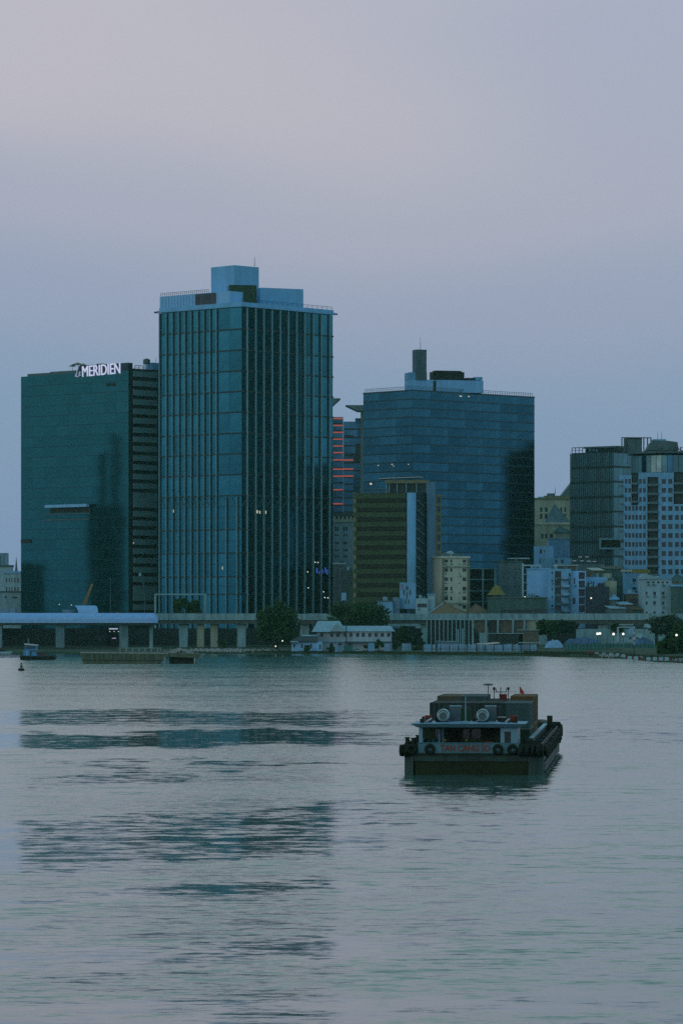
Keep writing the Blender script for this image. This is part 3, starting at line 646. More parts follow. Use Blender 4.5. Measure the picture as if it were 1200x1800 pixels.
# ------------------------------------------------------------------ towers between and behind
def slabtower(name, label, pl, pr, top, D, m, floors, D2=None, depth=25, segs=2, band=0.9, core=None):
    Fc = Face(pl, D, pr, D2 or D); zt = Fc.z((pl + pr) / 2, top); t = thing(name, label, 'tower', Fc.w(Fc.len / 2, GZ, -depth / 2))
    b = MB(); Fc.box(b, 0, Fc.len, GZ, zt, -depth, -0.35); part(b, 'core', core or M['band'], t)
    fh = (zt - GZ) / floors
    for i in range(floors):
        for k in range(segs):
            cw = Fc.len / segs; Fc.piece('glass_panel', m, t, k * cw + 0.03, GZ + i * fh + band, cw - 0.06, fh - band, 0.12, -0.2, tilt=0.004)
    return t, Fc, zt
rt, RF, _ = slabtower('led_striped_tower', 'slim dark tower striped with thin red lights beside the tallest tower', 580, 603, 733, 2150, M['far_glass'], 30, segs=1)
for py in (735.7, 748, 760, 772, 784, 795.7, 861, 885.7): RF.piece('red_light_strip', M['ledred'], rt, RF.s(585.5), RF.z(594, py + 1.1), RF.s(602.4) - RF.s(585.5), 0.72, 0.4, 0.4)
rt2, RF2, _ = slabtower('stepped_led_block', 'lower dark step with three long red light strips beside the slim tower', 603.2, 621.5, 803, 2146, M['far_glass'], 26, segs=1)
for py in (808.7, 824.7, 837): 
    RF2.piece('red_light_strip', M['ledred'], rt2, 0.0, RF2.z(612, py + 1.1), RF2.len - 0.3, 0.75, 0.4, 0.4)
    RF.piece('red_light_strip', M['ledred'], rt, RF.s(585.5), RF.z(594, py + 1.1), RF.len - RF.s(585.5) - 0.02, 0.75, 0.4, 0.4)
wt, WF, wz = slabtower('notched_glass_tower', 'blue glass tower seen in the gap left of the broad office block', 603.5, 652, 741, 2300, M['far_glass'], 26, segs=4)
for a, c, p0, p1 in ((605, 621, 765, 770), (603.6, 634, 800, 812), (625, 641, 780, 800)):
    WF.piece('dark_terrace', M['dark'], wt, WF.s(a), WF.z(612, p1), WF.s(c) - WF.s(a), WF.z(612, p0) - WF.z(612, p1), 0.6, 0.5)
b = MB(); WF.box(b, WF.s(624), WF.s(652), wz, WF.z(636, 735), -20, -0.5); part(b, 'upper_block', M['far_glass'], wt)
for lab, xs_, py in (('wedge shaped roof canopy jutting right of the tallest tower', (570, 598, 585), (700, 712)), ('wedge shaped roof canopy jutting left of the broad blue block', (645, 607, 628), (712, 722))):
    D_ = 2240; t = thing('roof_canopy', lab, 'canopy', P(xs_[0], py[1], D_), 'wedge roof canopies')
    A, T_, K = P(xs_[0], py[0], D_), P(xs_[1], py[0], D_), P(xs_[2], py[1], D_); A2 = P(xs_[0], py[1], D_); b = MB(); i0 = [A, T_, K, A2]
    dv = Vector((0, 18, 0)); b.hexa([A2, K, K + dv, A2 + dv, A, T_, T_ + dv, A + dv]); part(b, 'soffit_wedge', M['teal'], t)
    b = MB(); cx = xs_[0]; b.tube(P(cx, py[1] - 2, D_ + 9), (PX(cx, D_ + 9), D_ + 9, GZ), 4.0, 4.0, 10); part(b, 'mast_core', M['teal'], t)

# ------------------------------------------------------------------ olive hotel with a pale column
OD = 1748
OF = Face(622, OD, 713.5, OD - 6); ot = thing('olive_office_block', 'olive brown office block with dark floor bands and a pale rounded stair column', 'building', OF.w(OF.len / 2, GZ, -12))
zo = OF.z(668, 866.5)
b = MB(); OF.box(b, 0, OF.len, GZ, zo, -24, -0.4); part(b, 'core', M['black'], ot)
for i in range(13):
    z0 = OF.z(668, 866.5 + 16.55 * (i + 1)); 
    for k in range(3): cw = OF.len / 3; OF.piece('glass_band', M['olive_glass'], ot, k * cw + 0.02, z0 + 1.9, cw - 0.04, 2.35, 0.4, 0.0, tilt=0.002)
    OF.piece('dark_band', M['black'], ot, 0.01, z0 + 0.02, OF.len - 0.02, 1.85, 0.3, -0.1)
b = MB(); OF.box(b, -0.3, OF.s(626), GZ, zo + 0.3, -2, 0.3); part(b, 'corner_pier', M['olive'], ot)
CF = Face(713.6, OD - 8, 728.5, OD - 9); zc = CF.z(720, 866)
b = MB(); c = CF.w(CF.len * 0.5, 0, -2.0); b.lathe([(CF.len * 0.52, GZ), (CF.len * 0.52, zc)], (c.x, c.y, 0), 20); part(b, 'stair_column', M['skyblue'], ot, True)
ZF = Face(728.6, OD - 7, 750, OD + 4); b = MB(); ZF.box(b, 0, ZF.len, GZ, ZF.z(740, 866), -14, -0.3); part(b, 'recess', M['band'], ot)
b = MB(); ZF.box(b, 0, 0.25, GZ, ZF.z(740, 868), -1, 0.4); part(b, 'edge_rail', M['fin'], ot)
for i in range(12):
    py = 873 + i * 16.6; b = MB(); b.bar(ZF.w(ZF.s(731), ZF.z(731, py + 7), 0.1), ZF.w(ZF.s(744), ZF.z(744, py + 17), 0.1), 0.55); part(b, 'stair_flight', M['teal'], ot)
    b = MB(); ZF.box(b, ZF.s(729.5), ZF.s(737), ZF.z(733, py + 7.6), ZF.z(733, py + 6), -1, 0.25); part(b, 'landing', M['teal'], ot)
SF = Face(750.2, OD + 2, 765.5, OD + 3); b = MB(); SF.box(b, 0, SF.len, GZ, SF.z(757, 848), -16, 0); part(b, 'blue_slab', mat('slab blue', (0.09, 0.21, 0.30), 0.6, 0, 0.2, 0.3, streak=True), ot)
WF2 = Face(765.7, OD + 4, 775.5, OD + 5); zs = WF2.z(770, 869); b = MB(); hs = []
for i in range(12): z0 = WF2.z(770, 869 + 16.7 * (i + 1)); hs.append((WF2.s(768), WF2.s(773.5), z0 + 0.4, z0 + 3.4))
WF2.holes(b, 0, WF2.len, GZ, zs, hs); WF2.shell(b, 0, WF2.len, GZ, zs, 14); part(b, 'window_strip', M['olive'], ot)
for h in hs: WF2.piece('window', M['pane'], ot, h[0], h[2], h[1] - h[0], h[3] - h[2], 0.1, -0.45)
# rooftop pavilion
PV = Face(668, OD + 4, 752, OD + 2); zp0 = zo + 0.01
b = MB(); PV.box(b, PV.s(680), PV.s(750), zp0, PV.z(715, 850), -12, -1.5); part(b, 'pavilion', M['band'], ot)
for px in (678, 683, 697, 713, 731, 749): b = MB(); PV.box(b, PV.s(px), PV.s(px) + 0.35, zp0, PV.z(px, 849), -0.5, -0.15); part(b, 'pavilion_post', M['fin'], ot)
b = MB(); PV.box(b, PV.s(676), PV.s(752), PV.z(715, 849.5), PV.z(715, 844), -14, 0); part(b, 'pavilion_roof', M['olive'], ot)
b = MB(); b.hexa([PV.w(PV.s(666), PV.z(666, 842), 0.5), PV.w(PV.s(740), PV.z(740, 838.8), 0.5), PV.w(PV.s(740), PV.z(740, 838.8), -12), PV.w(PV.s(666), PV.z(666, 842), -12), PV.w(PV.s(666), PV.z(666, 841), 0.5), PV.w(PV.s(740), PV.z(740, 837.8), 0.5), PV.w(PV.s(740), PV.z(740, 837.8), -12), PV.w(PV.s(666), PV.z(666, 841), -12)]); part(b, 'roof_edge', M['awning'], ot)
b = MB(); railing(b, OF, OF.s(652), OF.s(682), zo, 2.0, 1.6, -0.5, 0.18); part(b, 'railing', M['panel'], ot)
OF.piece('light', M['lampw'], ot, OF.s(650), OF.z(650, 852), 0.9, 0.8, 0.2, 0)
# big poster board with a dark figure
PB = Face(702, 1725, 730, 1723); pt = thing('billboard', 'pale blue billboard with a dark winged emblem at the foot of the pale column', 'billboard', PB.w(PB.len / 2, GZ, 0))
b = MB(); PB.box(b, 0, PB.len, PB.z(716, 1070), PB.z(716, 1024), -1, 0); part(b, 'board', M['skyblue'], pt)
for x0, x1, y0, y1 in ((712.5, 717.5, 1030, 1038), (707.5, 711.5, 1036, 1047), (718.5, 722.5, 1036, 1047), (713.5, 716.5, 1040, 1055), (711, 714, 1053, 1062), (716.5, 719.5, 1053, 1062)):
    b = MB(); cx, cy, rx, ry = (x0 + x1) / 2, (y0 + y1) / 2, (x1 - x0) / 2, (y1 - y0) / 2; poly = []
    for k in range(10): a = k * 0.628; poly.append(PB.w(PB.s(cx + rx * math.cos(a)), PB.z(cx, cy + ry * math.sin(a)), 0.05))
    b.quad(*poly); b.quad(*[p + Vector((0, 0.04, 0)) for p in poly][::-1]); part(b, 'emblem_shape', M['teal'], pt)
for k in (0.15, 0.85): b = MB(); PB.box(b, PB.len * k - 0.3, PB.len * k + 0.3, GZ, PB.z(716, 1070), -0.8, -0.2); part(b, 'post', M['dark'], pt)
for k in range(3): PB.piece('small_print', M['letter'], pt, 0.4, PB.z(706, 1029 + k * 3.4), 1.5, 0.35, 0.05, 0.04)

# ------------------------------------------------------------------ middle-distance buildings
pale, pf, zb, zt = block('old_apartment_block', 'pale old apartment block between the tallest tower and the olive block', 584, 623, 918, 1860, M['white'],
    wins=grid([(588, 591), (592, 595), (603, 606), (607, 610)], [(926, 933), (939.5, 942), (953, 957), (965, 969), (976, 980)]), cornice=(1.6, M['cream']), D2=1856)
b = MB(); pf.box(b, 0.5, pf.len - 0.5, zt + 1.62, pf.z(603, 907.5), -9, -1); part(b, 'roof_terrace', M['brownpanel'], pale)
for k in range(5): b = MB(); pf.box(b, 0.6 + k * 2.2, 1.2 + k * 2.2, zt + 1.61, pf.z(603, 907.5), -0.95, -0.4); part(b, 'terrace_post', M['cream'], pale)
b = MB(); pf.box(b, 0.3, pf.len - 0.2, pf.z(603, 907), pf.z(603, 902), -9, -0.8); part(b, 'terrace_roof', M['teal'], pale)
block('small_grey_house', 'narrow grey house with dark openings below the pale old apartment block', 586, 606, 992, 1800, M['teal'], wins=grid([(592, 596), (600, 603)], [(1000, 1018), (1024, 1038), (1044, 1056)]), cornice=(0.8, M['white']))
block('dark_house', 'dark windowless house tucked beside the olive block', 607, 622, 1002, 1790, M['greenwall'], wins=[(612, 617, 1010, 1022)])
hb_ = Face(600, 1770, 608, 1769); bb = thing('hanging_banner', 'small white banner board beside the tree at the tower foot', 'sign', hb_.w(1, GZ, 0))
b = MB(); hb_.box(b, 0, hb_.len, hb_.z(604, 1056), hb_.z(604, 1042), -0.4, 0); part(b, 'board', M['paleblue'], bb); b = MB(); hb_.box(b, 0.8, 1.2, GZ, hb_.z(604, 1056), -0.3, -0.1); part(b, 'post', M['dark'], bb)

cb, cf, zb, zt = block('cream_apartment_house', 'narrow cream apartment house with square dark windows right of the olive block', 776, 824, 981, 1738, M['cream'], D2=1742,
    wins=grid([(780.5, 787), (791, 794.5), (812.5, 819)], [(983.5, 989), (999, 1005), (1015, 1021.5), (1031.5, 1038), (1048.5, 1055), (1064, 1070)]) + grid([(782, 784.5), (806, 808)], [(990.5, 993), (1007, 1010), (1024, 1026.5), (1041, 1043.5), (1058, 1060)]), cornice=(0.9, M['cream']), sill=None)
for py in (996.5, 1061): cf.piece('string_course', M['beige'], cb, -0.3, cf.z(800, py), cf.len + 0.6, 0.5, 0.5, 0.4)
for px in (776.3, 820.5): cf.piece('corner_strip', M['olive'], cb, cf.s(px), GZ, 0.9, zt - GZ - 0.2, 0.3, 0.25)
b = MB(); c = cf.w(cf.len * 0.42, zt + 0.9, -5); b.lathe([(2.0, 0), (2.1, 0.3), (2.0, 1.7), (0.8, 2.5)], c, 14); part(b, 'water_tank', M['white'], cb)
b = MB(); cf.box(b, 0.5, cf.len - 3, zt + 0.92, zt + 2.1, -8, -3); part(b, 'roof_room', M['teal'], cb)
# tiled pyramid roof house
def hiproof(name, label, pl, pr, ppx, ptop, peave, D, m, wallm, depth=12, ridge=False):
    t = thing(name, label, 'house', (PX((pl + pr) / 2, D), D + depth / 2, GZ)); x0, x1, xm = PX(pl, D), PX(pr, D), PX(ppx, D); ze, zp = PZ(peave, D), PZ(ptop, D)
    b = MB(); b.box(x0 + 0.8, x1 - 0.8, D + 0.8, D + depth - 0.8, GZ, ze - 0.02); part(b, 'wall', wallm, t)
    b = MB(); c = [(x0, D, ze), (x1, D, ze), (x1, D + depth, ze), (x0, D + depth, ze)]; a = (xm, D + depth * 0.5, zp)
    for k in range(4): b.quad(c[k], c[(k + 1) % 4], a)
    b.quad(*c[::-1]); rf_ = part(b, 'roof', m, t)
    for k in (0, 1):
        b = MB(); b.tube(Vector(c[k]) + Vector((0, 0, 0.1)), Vector(a) + Vector((0, 0, 0.1)), 0.28, 0.28, 5); part(b, 'ridge_cap', M['white'] if ridge and k == 0 else m, t)
    return t
hiproof('tiled_roof_house', 'house with a brown tiled pyramid roof showing above the viaduct', 752, 822, 780, 1060, 1079, 1705, M['tile'], M['beige'], 12, True)
hiproof('low_tiled_house', 'low house with a rusty tiled roof under the unfinished concrete frame', 818, 862, 836, 1062, 1078, 1722, M['tile'], M['beige'])
bx_, bf, zb, zt = block('grey_box_house', 'small flat roofed grey house with one wide dark opening beside the billboard', 730.5, 752, 1052, 1715, M['white'], wins=[(733, 750, 1061, 1068)], rec=0.6)
block('stair_tower_house', 'narrow pale grey house standing right behind the flat roofed grey house', 752.2, 764, 1046, 1718, M['white'], cornice=(0.5, M['pent']))
block('low_blue_house', 'low pale blue house left of the billboard behind the viaduct', 664, 690, 1057, 1720, M['skyblue'], cornice=(0.4, M['teal']))
block('low_blue_shed', 'low blue shed touching the billboard on its left', 690.2, 702, 1050, 1722, M['fence'])
uf = Face(822, 1790, 875, 1792); ut = thing('unfinished_frame', 'unfinished concrete frame with open dark floors right of the cream house', 'building', uf.w(uf.len / 2, GZ, -6))
b = MB(); uf.box(b, 0, uf.len, GZ, uf.z(848, 998), -14, -7); part(b, 'back_wall', M['dark'], ut)
for py in (999, 1018, 1038, 1057): b = MB(); uf.box(b, 0, uf.len, uf.z(848, py + 1.4), uf.z(848, py), -7, 0); part(b, 'floor_slab', M['concrete'], ut)
for px in (823, 847, 868): b = MB(); uf.box(b, uf.s(px), uf.s(px) + 0.7, GZ, uf.z(848, 1000.5), -0.9, -0.05); part(b, 'column', M['concrete'], ut)
gg, gf, _, gt = block('grey_green_block', 'plain grey green block with rows of tiny openings behind the ochre dome', 875, 918, 988, 1770, M['teal'], wins=grid([(884, 886), (893, 895), (903, 905.5), (911, 913)], [(999, 1002), (1014, 1017), (1030, 1033)]), cornice=(0.6, M['greenwall']))
rp = Face(896, 1785, 930, 1786); tt = thing('rooftop_shelter', 'flat roofed shelter standing on the grey green block', 'shelter', rp.w(rp.len / 2, gt + 0.6, -4))
b = MB(); rp.box(b, 0, rp.len, rp.z(912, 982.5), rp.z(912, 980.5), -8, 0); part(b, 'roof', M['white'], tt)
b = MB(); rp.box(b, 1.0, rp.len - 1, rp.z(912, 988), rp.z(912, 982.6), -7, -2); part(b, 'wall', M['dark'], tt)
lg, lf_, _, lt = block('long_green_house', 'long low dark green house under the ochre domed roof', 858, 961, 1051, 1712, M['greenwall'], wins=[(938, 960, 1071, 1077), (880, 936, 1072, 1077)], cornice=(0.4, M['teal']))
dm = thing('domed_kiosk', 'round kiosk with an ochre bell shaped roof on the green house', 'kiosk', (PX(872, 1720), 1720, lt))
b = MB(); c = Vector((PX(872, 1720), 1720, 0)); ze, zp = PZ(1046, 1720), PZ(1028, 1720); b.lathe([(4.4, ze), (3.7, ze + 0.8), (2.6, ze + 2.2), (1.9, ze + 3.4), (1.1, zp - 0.8), (0.15, zp)], c, 16); part(b, 'roof', M['ochre'], dm)
b = MB(); b.lathe([(2.0, lt), (2.0, ze - 0.01)], c, 14); part(b, 'drum', M['teal'], dm)
b = MB(); b.tube((c.x, c.y, zp - 0.1), (c.x, c.y, zp + 2.0), 0.12, 0.05, 5); part(b, 'finial', M['ochre'], dm)
# pale blue building with an open frame
pb, pbf, _, pz_ = block('pale_blue_house', 'large blank pale blue wall with a white open frame on its left side', 925, 966, 1001, 1735, M['paleblue'], wins=[(940, 947, 1047, 1052)], cornice=(0.5, M['paleblue']))
fr = Face(916.5, 1733, 952, 1733)
for px0, px1, y0, y1 in ((917, 919.5, 990, 1052), (919.6, 950, 992.5, 995)): b = MB(); fr.box(b, fr.s(px0), fr.s(px1), fr.z(930, y1), fr.z(930, y0), -0.7, 0); part(b, 'frame_bar', M['white'], pb)
for py in (1009, 1024, 1038): b = MB(); fr.box(b, fr.s(919.6), fr.s(925), fr.z(922, py + 1), fr.z(922, py), -3, -0.01); part(b, 'frame_bar', M['white'], pb)
b = MB(); fr.box(b, fr.s(919.5), fr.s(924.9), GZ, fr.z(922, 996), -8, -3.2); part(b, 'recess', M['dark'], pb)
for px in (928, 931, 934, 937): b = MB(); fr.box(b, fr.s(px), fr.s(px) + 0.5, fr.z(px, 1053), fr.z(px, 1043 + (px % 2) * 2), 0.1, 0.3); part(b, 'railing_stake', M['teal'], pb)
fr.piece('light', M['lamp'], pb, fr.s(921), fr.z(922, 1050.5), 0.55, 0.55, 0.2, 0.2)
cb2, c2f, _, c2z = block('curved_balcony_house', 'sky blue house with a stack of rounded balconies in its middle', 962.5, 1003, 1000, 1728, M['skyblue'], wins=[(974.5, 985.5, 1004, 1016), (974.5, 985.5, 1018, 1031), (974.5, 985.5, 1033, 1046), (974.5, 985.5, 1048, 1061), (974.5, 985.5, 1063, 1077)] + grid([(968.5, 970.8)], [(1005, 1008.5), (1019.5, 1023), (1034, 1037), (1048, 1051.5), (1063, 1067)]), rec=1.5)
for py in (1018, 1032.5, 1047, 1061.5, 1076):
    b = MB(); zc_ = c2f.z(993, py); c = c2f.w(c2f.s(993.5), 0, 0.0); b.lathe([(2.0, zc_), (2.1, zc_ + 0.25), (2.0, zc_ + 0.3), (2.0, zc_ + 1.3)], (c.x, c.y, 0), 18); part(b, 'balcony', M['fence'], cb2, True)
    b = MB(); b.lathe([(2.25, zc_ - 0.3), (2.25, zc_ - 0.01)], (c.x, c.y, 0), 18); part(b, 'balcony_slab', M['teal'], cb2)
    c2f.piece('window', M['pane'], cb2, c2f.s(998.5), zc_ + 0.4, 0.9, 2.4, 0.1, 0.04)
    c2f.piece('railing', M['teal'], cb2, c2f.s(974.5), zc_ + 0.05, c2f.s(985.5) - c2f.s(974.5), 0.9, 0.1, 0.1)
nb, nf, _, nz = block('slim_blue_house', 'slim pale blue house with open balcony bays on its right edge', 1003.2, 1029, 1003.5, 1730, M['paleblue'], wins=[(1008, 1010, 1016, 1027), (1005.5, 1010.5, 1051, 1062)] + grid([(1016.5, 1027)], [(1006, 1018), (1020.5, 1033), (1035.5, 1048), (1050, 1062), (1064, 1076)]), rec=1.6)
b = MB(); nf.box(b, nf.s(978), nf.s(1014), nz + 0.5, nf.z(996, 994.0), -14, -9); part(b, 'roof_room', M['brownpanel'], nb)
b = MB(); nf.box(b, nf.s(974), nf.s(1018), nf.z(996, 993.9), nf.z(996, 992.6), -15, -8); part(b, 'roof_room_slab', M['cream'], nb)
nvy, nvf, _, nvz = block('navy_clad_house', 'windowless navy clad house beside the slim blue house', 1030, 1070, 1031, 1722, M['navy'])
nvf.piece('light', M['lamp'], nvy, nvf.s(1037), nvf.z(1037, 1052.5), 0.6, 0.6, 0.2, 0.15)
b = MB(); nvf.box(b, nvf.s(1051), nvf.s(1062), nvz, nvf.z(1056, 1025), -6, -0.5); part(b, 'roof_room', M['navy'], nvy)
block('blue_topped_house', 'bright blue upper storey showing behind the navy clad house', 1029.5, 1065, 1014.5, 1745, M['paleblue'], wins=grid([(1032, 1034.5), (1037, 1039), (1041, 1043.5)], [(1022, 1031)]))
block('beige_house', 'tall beige blank house wall right of the navy clad house', 1064, 1083, 1021, 1738, M['beige'])
block('beige_back_house', 'beige upper wall stepped behind the tall blank beige one', 1061, 1074, 1008, 1752, M['beige'])
block('blue_gable_house', 'sky blue wall with two small windows behind the long mustard beam', 1094, 1134, 1008, 1755, M['skyblue'], wins=[(1111, 1117, 1017, 1023), (1111, 1118, 1032, 1037)])
block('shaded_green_house', 'dark green house in the gap left of the blue gabled wall', 1083.5, 1094, 1008, 1758, M['greenwall'])
block('brown_hollow_house', 'dark brown open fronted house beside the white gabled house', 1099, 1132, 1044, 1728, M['brownpanel'], wins=[(1106, 1130, 1053, 1066)], rec=2.5, cornice=(0.5, M['skyblue']))
hiproof('blue_hut', 'little blue hut with a pitched roof right of the navy clad house', 1070, 1088, 1079, 1046, 1054, 1716, M['skyblue'], M['teal'], 6)
ym = Face(1090, 1748, 1141, 1746); yt = thing('roof_beam', 'long mustard yellow beam lying on rooftops below the white tower', 'beam', ym.w(ym.len / 2, ym.z(1115, 1009), 0))
b = MB(); ym.box(b, ym.s(1110), ym.len, ym.z(1115, 1007.5), ym.z(1115, 1001), -4, 0); part(b, 'beam', M['ochre'], yt)
b = MB(); ym.box(b, 0, ym.s(1110), ym.z(1100, 1005), ym.z(1100, 1001.5), -4, -0.5); part(b, 'beam', M['beige'], yt)
wg, wf, _, wz_ = block('white_gabled_house', 'white four storey house with small dark windows and a shallow gable at the right', 1132.5, 1179.5, 1018, 1715, M['white'], D2=1717,
    wins=grid([(1134, 1137.2), (1147, 1152), (1162, 1167)], [(1040, 1046), (1057, 1063), (1075, 1080)]) + grid([(1136, 1141), (1145, 1149.5), (1154, 1158.5), (1161.5, 1166), (1169.5, 1174)], [(1022, 1025.5)]), sill=M['cream'], rec=0.5)
b = MB(); i = [wf.w(-0.6, wz_, 0.6), wf.w(wf.len + 0.6, wz_, 0.6), wf.w(wf.s(1158), wz_ + 0.6, 0.6), wf.w(wf.s(1134), wf.z(1134, 1008.5), 0.6)]; dv = wf.n * -12.6
b.hexa([i[0] + Vector((0, 0, 0.005)), i[1] + Vector((0, 0, 0.005)), i[1] + dv + Vector((0, 0, 0.005)), i[0] + dv + Vector((0, 0, 0.005)), i[3], i[2], i[2] + dv, i[3] + dv]); part(b, 'roof', M['roofgrey'], wg)
for px, py in ((1146, 1030), (1163, 1031), (1163, 1051), (1163, 1069)): wf.piece('air_conditioner', M['teal'], wg, wf.s(px), wf.z(px, py), 1.0, 0.8, 0.5, 0.5)
ge, gef, _, gez = block('green_edge_house', 'dark green house with a pale ledge at the far right edge', 1180, 1225, 1031, 1712, M['greenwall'], cornice=(0.9, M['pent']))
hiproof('dark_roof_house', 'house with a dark green pitched roof behind the pale ledge at the right edge', 1176, 1216, 1190, 1010, 1022, 1745, M['greenwall'], M['olive'], 12)
# shanty roofs
rn = random.Random(11)
shan = [(1070, 1100, 1069, 'pale corrugated roof nearest the navy clad house'), (1088, 1112, 1062, 'grey tin roof above the viaduct left of the brown open house'), (1098, 1132, 1071, 'low tin roof streaked with rust beside the white gabled house'), (1092, 1116, 1040, 'blue grey tin roof between the beige wall and the white gabled house'), (1040, 1062, 1002, 'thin pale tin roof high behind the bright blue storey'), (1060, 1094, 999, 'dull brown tin roof at the foot of the dark glass tower'), (1118, 1134, 1038, 'small tin roof tucked against the white gabled house')]
for k, (a, c, py, lab) in enumerate(shan):
    D_ = 1708 + k * 4 if py > 1050 else 1765 + k * 3; f_ = Face(a, D_, c, D_ + 2); t = thing('tin_roof_shack', lab, 'shack', f_.w(f_.len / 2, GZ, -4), 'tin roofed shacks')
    z_ = f_.z(a, py); b = MB(); f_.box(b, 0.3, f_.len - 0.3, GZ, z_ - 0.3, -7, -0.4); part(b, 'wall', (M['teal'], M['brownpanel'], M['greenwall'])[k % 3], t)
    b = MB(); h_ = rn.uniform(0.8, 1.6); b.hexa([f_.w(0, z_ - 0.25, 0.3), f_.w(f_.len, z_ - 0.25, 0.3), f_.w(f_.len, z_ + h_ - 0.25, -7.5), f_.w(0, z_ + h_ - 0.25, -7.5), f_.w(0, z_, 0.3), f_.w(f_.len, z_, 0.3), f_.w(f_.len, z_ + h_, -7.5), f_.w(0, z_ + h_, -7.5)]); part(b, 'roof', (M['roofgrey'], M['roofgrey'], M['tile'], M['skyblue'], M['cream'], M['brownpanel'])[k % 6], t)
# rooftop white lids seen under the dark tower
for k, (px, py) in enumerate(((1019, 979), (1031, 979), (1009, 986), (1022, 986), (1034, 986.5), (1044, 987))):
    t = thing('roof_awning', 'small white awning, ' + ('left one of the upper pair', 'right one of the upper pair', 'leftmost of the lower row', 'second of the lower row', 'third of the lower row', 'rightmost of the lower row')[k] + ' under the dark glass tower', 'awning', P(px, py + 4, 1800), 'white roof awnings')
    f_ = Face(px - 3.2, 1800, px + 3.2, 1800); b = MB(); f_.box(b, 0, f_.len, f_.z(px, py + 0.7), f_.z(px, py - 0.9), -3, 0); part(b, 'cover', M['awning'], t)
    for q in (0.1, f_.len - 0.4): b = MB(); f_.box(b, q, q + 0.2, f_.z(px, py + 6), f_.z(px, py + 0.7), -0.5, -0.2); part(b, 'post', M['dark'], t)
block('terrace_row', 'long dull terrace roof carrying the small white awnings', 1003, 1062, 991.5, 1795, M['teal'], depth=20)
# old quarter between blue block and dark tower
ob, of2, _, oz = block('old_quarter_block', 'old tan apartment building with a stepped top in the gap right of the blue block', 936, 1004, 878, 2100, M['beige'], depth=30,
    wins=grid([(948.5, 952.5), (957, 961.5), (984, 987), (991, 994)], [(892, 900), (903, 912)]), cornice=(1.0, M['olive']))
b = MB(); of2.box(b, of2.s(957), of2.s(1000), oz + 1.01, of2.z(975, 871), -20, -3); part(b, 'upper_storey', M['olive'], ob)
b = MB(); of2.box(b, of2.s(963), of2.s(976), of2.z(975, 871), of2.z(975, 866.5), -16, -6); part(b, 'roof_room', M['teal'], ob)
b = MB(); of2.box(b, of2.s(946), of2.s(956), oz + 1.01, of2.z(950, 873), -12, -0.5); part(b, 'roof_room', M['skyblue'], ob)
b = MB(); b.tube(P(975, 868, 2110), P(975, 856, 2110), 0.2, 0.08, 5); part(b, 'antenna', M['dark'], ob)
hiproof('tall_roof_house', 'house with a tall dark pyramid roof in front of the old tan block', 956, 1004, 976, 886, 922, 2060, M['teal'], M['teal'], 20)
block('tan_terrace', 'tan terrace with a row of dark windows under the pyramid roofed house', 939, 1005, 922, 2030, M['beige'], wins=grid([(950, 955), (957, 961), (966, 971)], [(938, 947)]), cornice=(1.2, M['cream']))
hiproof('green_gable_house', 'small green pitched roof above the bright blue walls in the gap', 972, 1004, 984, 926, 936, 2005, M['greenwall'], M['beige'], 10)
block('bright_blue_house', 'bright blue blank house in the gap, right hand and higher of two', 964, 1004, 948, 1960, M['paleblue'], cornice=(0.8, M['white']), wins=[(993, 997, 941, 945)])
block('low_bright_blue_house', 'bright blue low house in the gap with one dark window, left hand of two', 938, 972, 960, 1930, M['paleblue'], wins=[(947.5, 952, 966, 973), (955, 957, 967, 971)])
block('roof_clutter_house', 'grey house with a cluttered roof right under the bright blue houses', 950, 1004, 981, 1880, M['skyblue'], wins=grid([(975, 979), (985, 990)], [(984, 990)]))
sl = thing('sloped_tower', 'grey tower with a slanted roof peeking left of the dark glass tower', 'tower', (PX(998, 2300), 2310, GZ))
b = MB(); x0, x1 = PX(988, 2300), PX(1012, 2300); b.prism([(x0, GZ), (x1, GZ), (x1, PZ(838, 2300)), (x0, PZ(869, 2300))], 2300, 2330); part(b, 'body', M['teal'], sl)

# ------------------------------------------------------------------ dark glass tower and pale residential tower, right
GL, GR = corner(1002, 1940, 1078, 1922, 1118)
gtw = thing('dark_glass_tower', 'dark ribbed glass tower with a framed rooftop at the right', 'tower', Vector((GL.B.x, GL.B.y, GZ)))
ZG = PZ(794, 1922)
b = MB(); prism_world(b, offset_corner(GL, GR, -0.4), GZ, ZG); part(b, 'core', M['band'], gtw)
gb = [ZG + (PZ(794 + 26.3 * k, 1922) - ZG) for k in range(9)] + [GZ]
for zt_, zb_ in zip(gb, gb[1:]):
    for Fc, nseg in ((GL, 10), (GR, 5)):
        cw = Fc.len / nseg
        for k in range(nseg): Fc.piece('glass_panel', M['right_glass'], gtw, k * cw + 0.08, zb_ + 0.5, cw - 0.16, zt_ - zb_ - 1.0, 0.12, -0.2, tilt=0.004)
for k in range(21): GL.piece('mullion', M['teal'], gtw, k * (GL.len - 0.2) / 20, GZ, 0.16, ZG - GZ, 0.4, 0.1)
for zz in gb[1:-1]: GL.piece('floor_band', M['band'], gtw, 0, zz - 0.45, GL.len, 0.9, 0.3, 0.03)
b = MB(); GL.box(b, GL.s(1024), GL.s(1080), GL.z(1050, 795), GL.z(1050, 787.5), -8, -2); part(b, 'roof_room', M['band'], gtw)
b = MB(); GL.box(b, GL.s(1022), GL.s(1081), GL.z(1050, 787.5), GL.z(1050, 784.5), -9, -1); part(b, 'roof_beam', M['teal'], gtw)
b = MB(); railing(b, GL, 0.5, GL.s(1022), ZG, 2.6, 2.2, -0.4, 0.3); part(b, 'railing', M['teal'], gtw)
for px in (1031, 1037, 1043): GL.piece('opening', M['pent'], gtw, GL.s(px), GL.z(px, 793), 1.0, 1.2, 0.1, -1.9)
RFm = Face(1091.5, 1932, 1143.5, 1934)
b = MB()
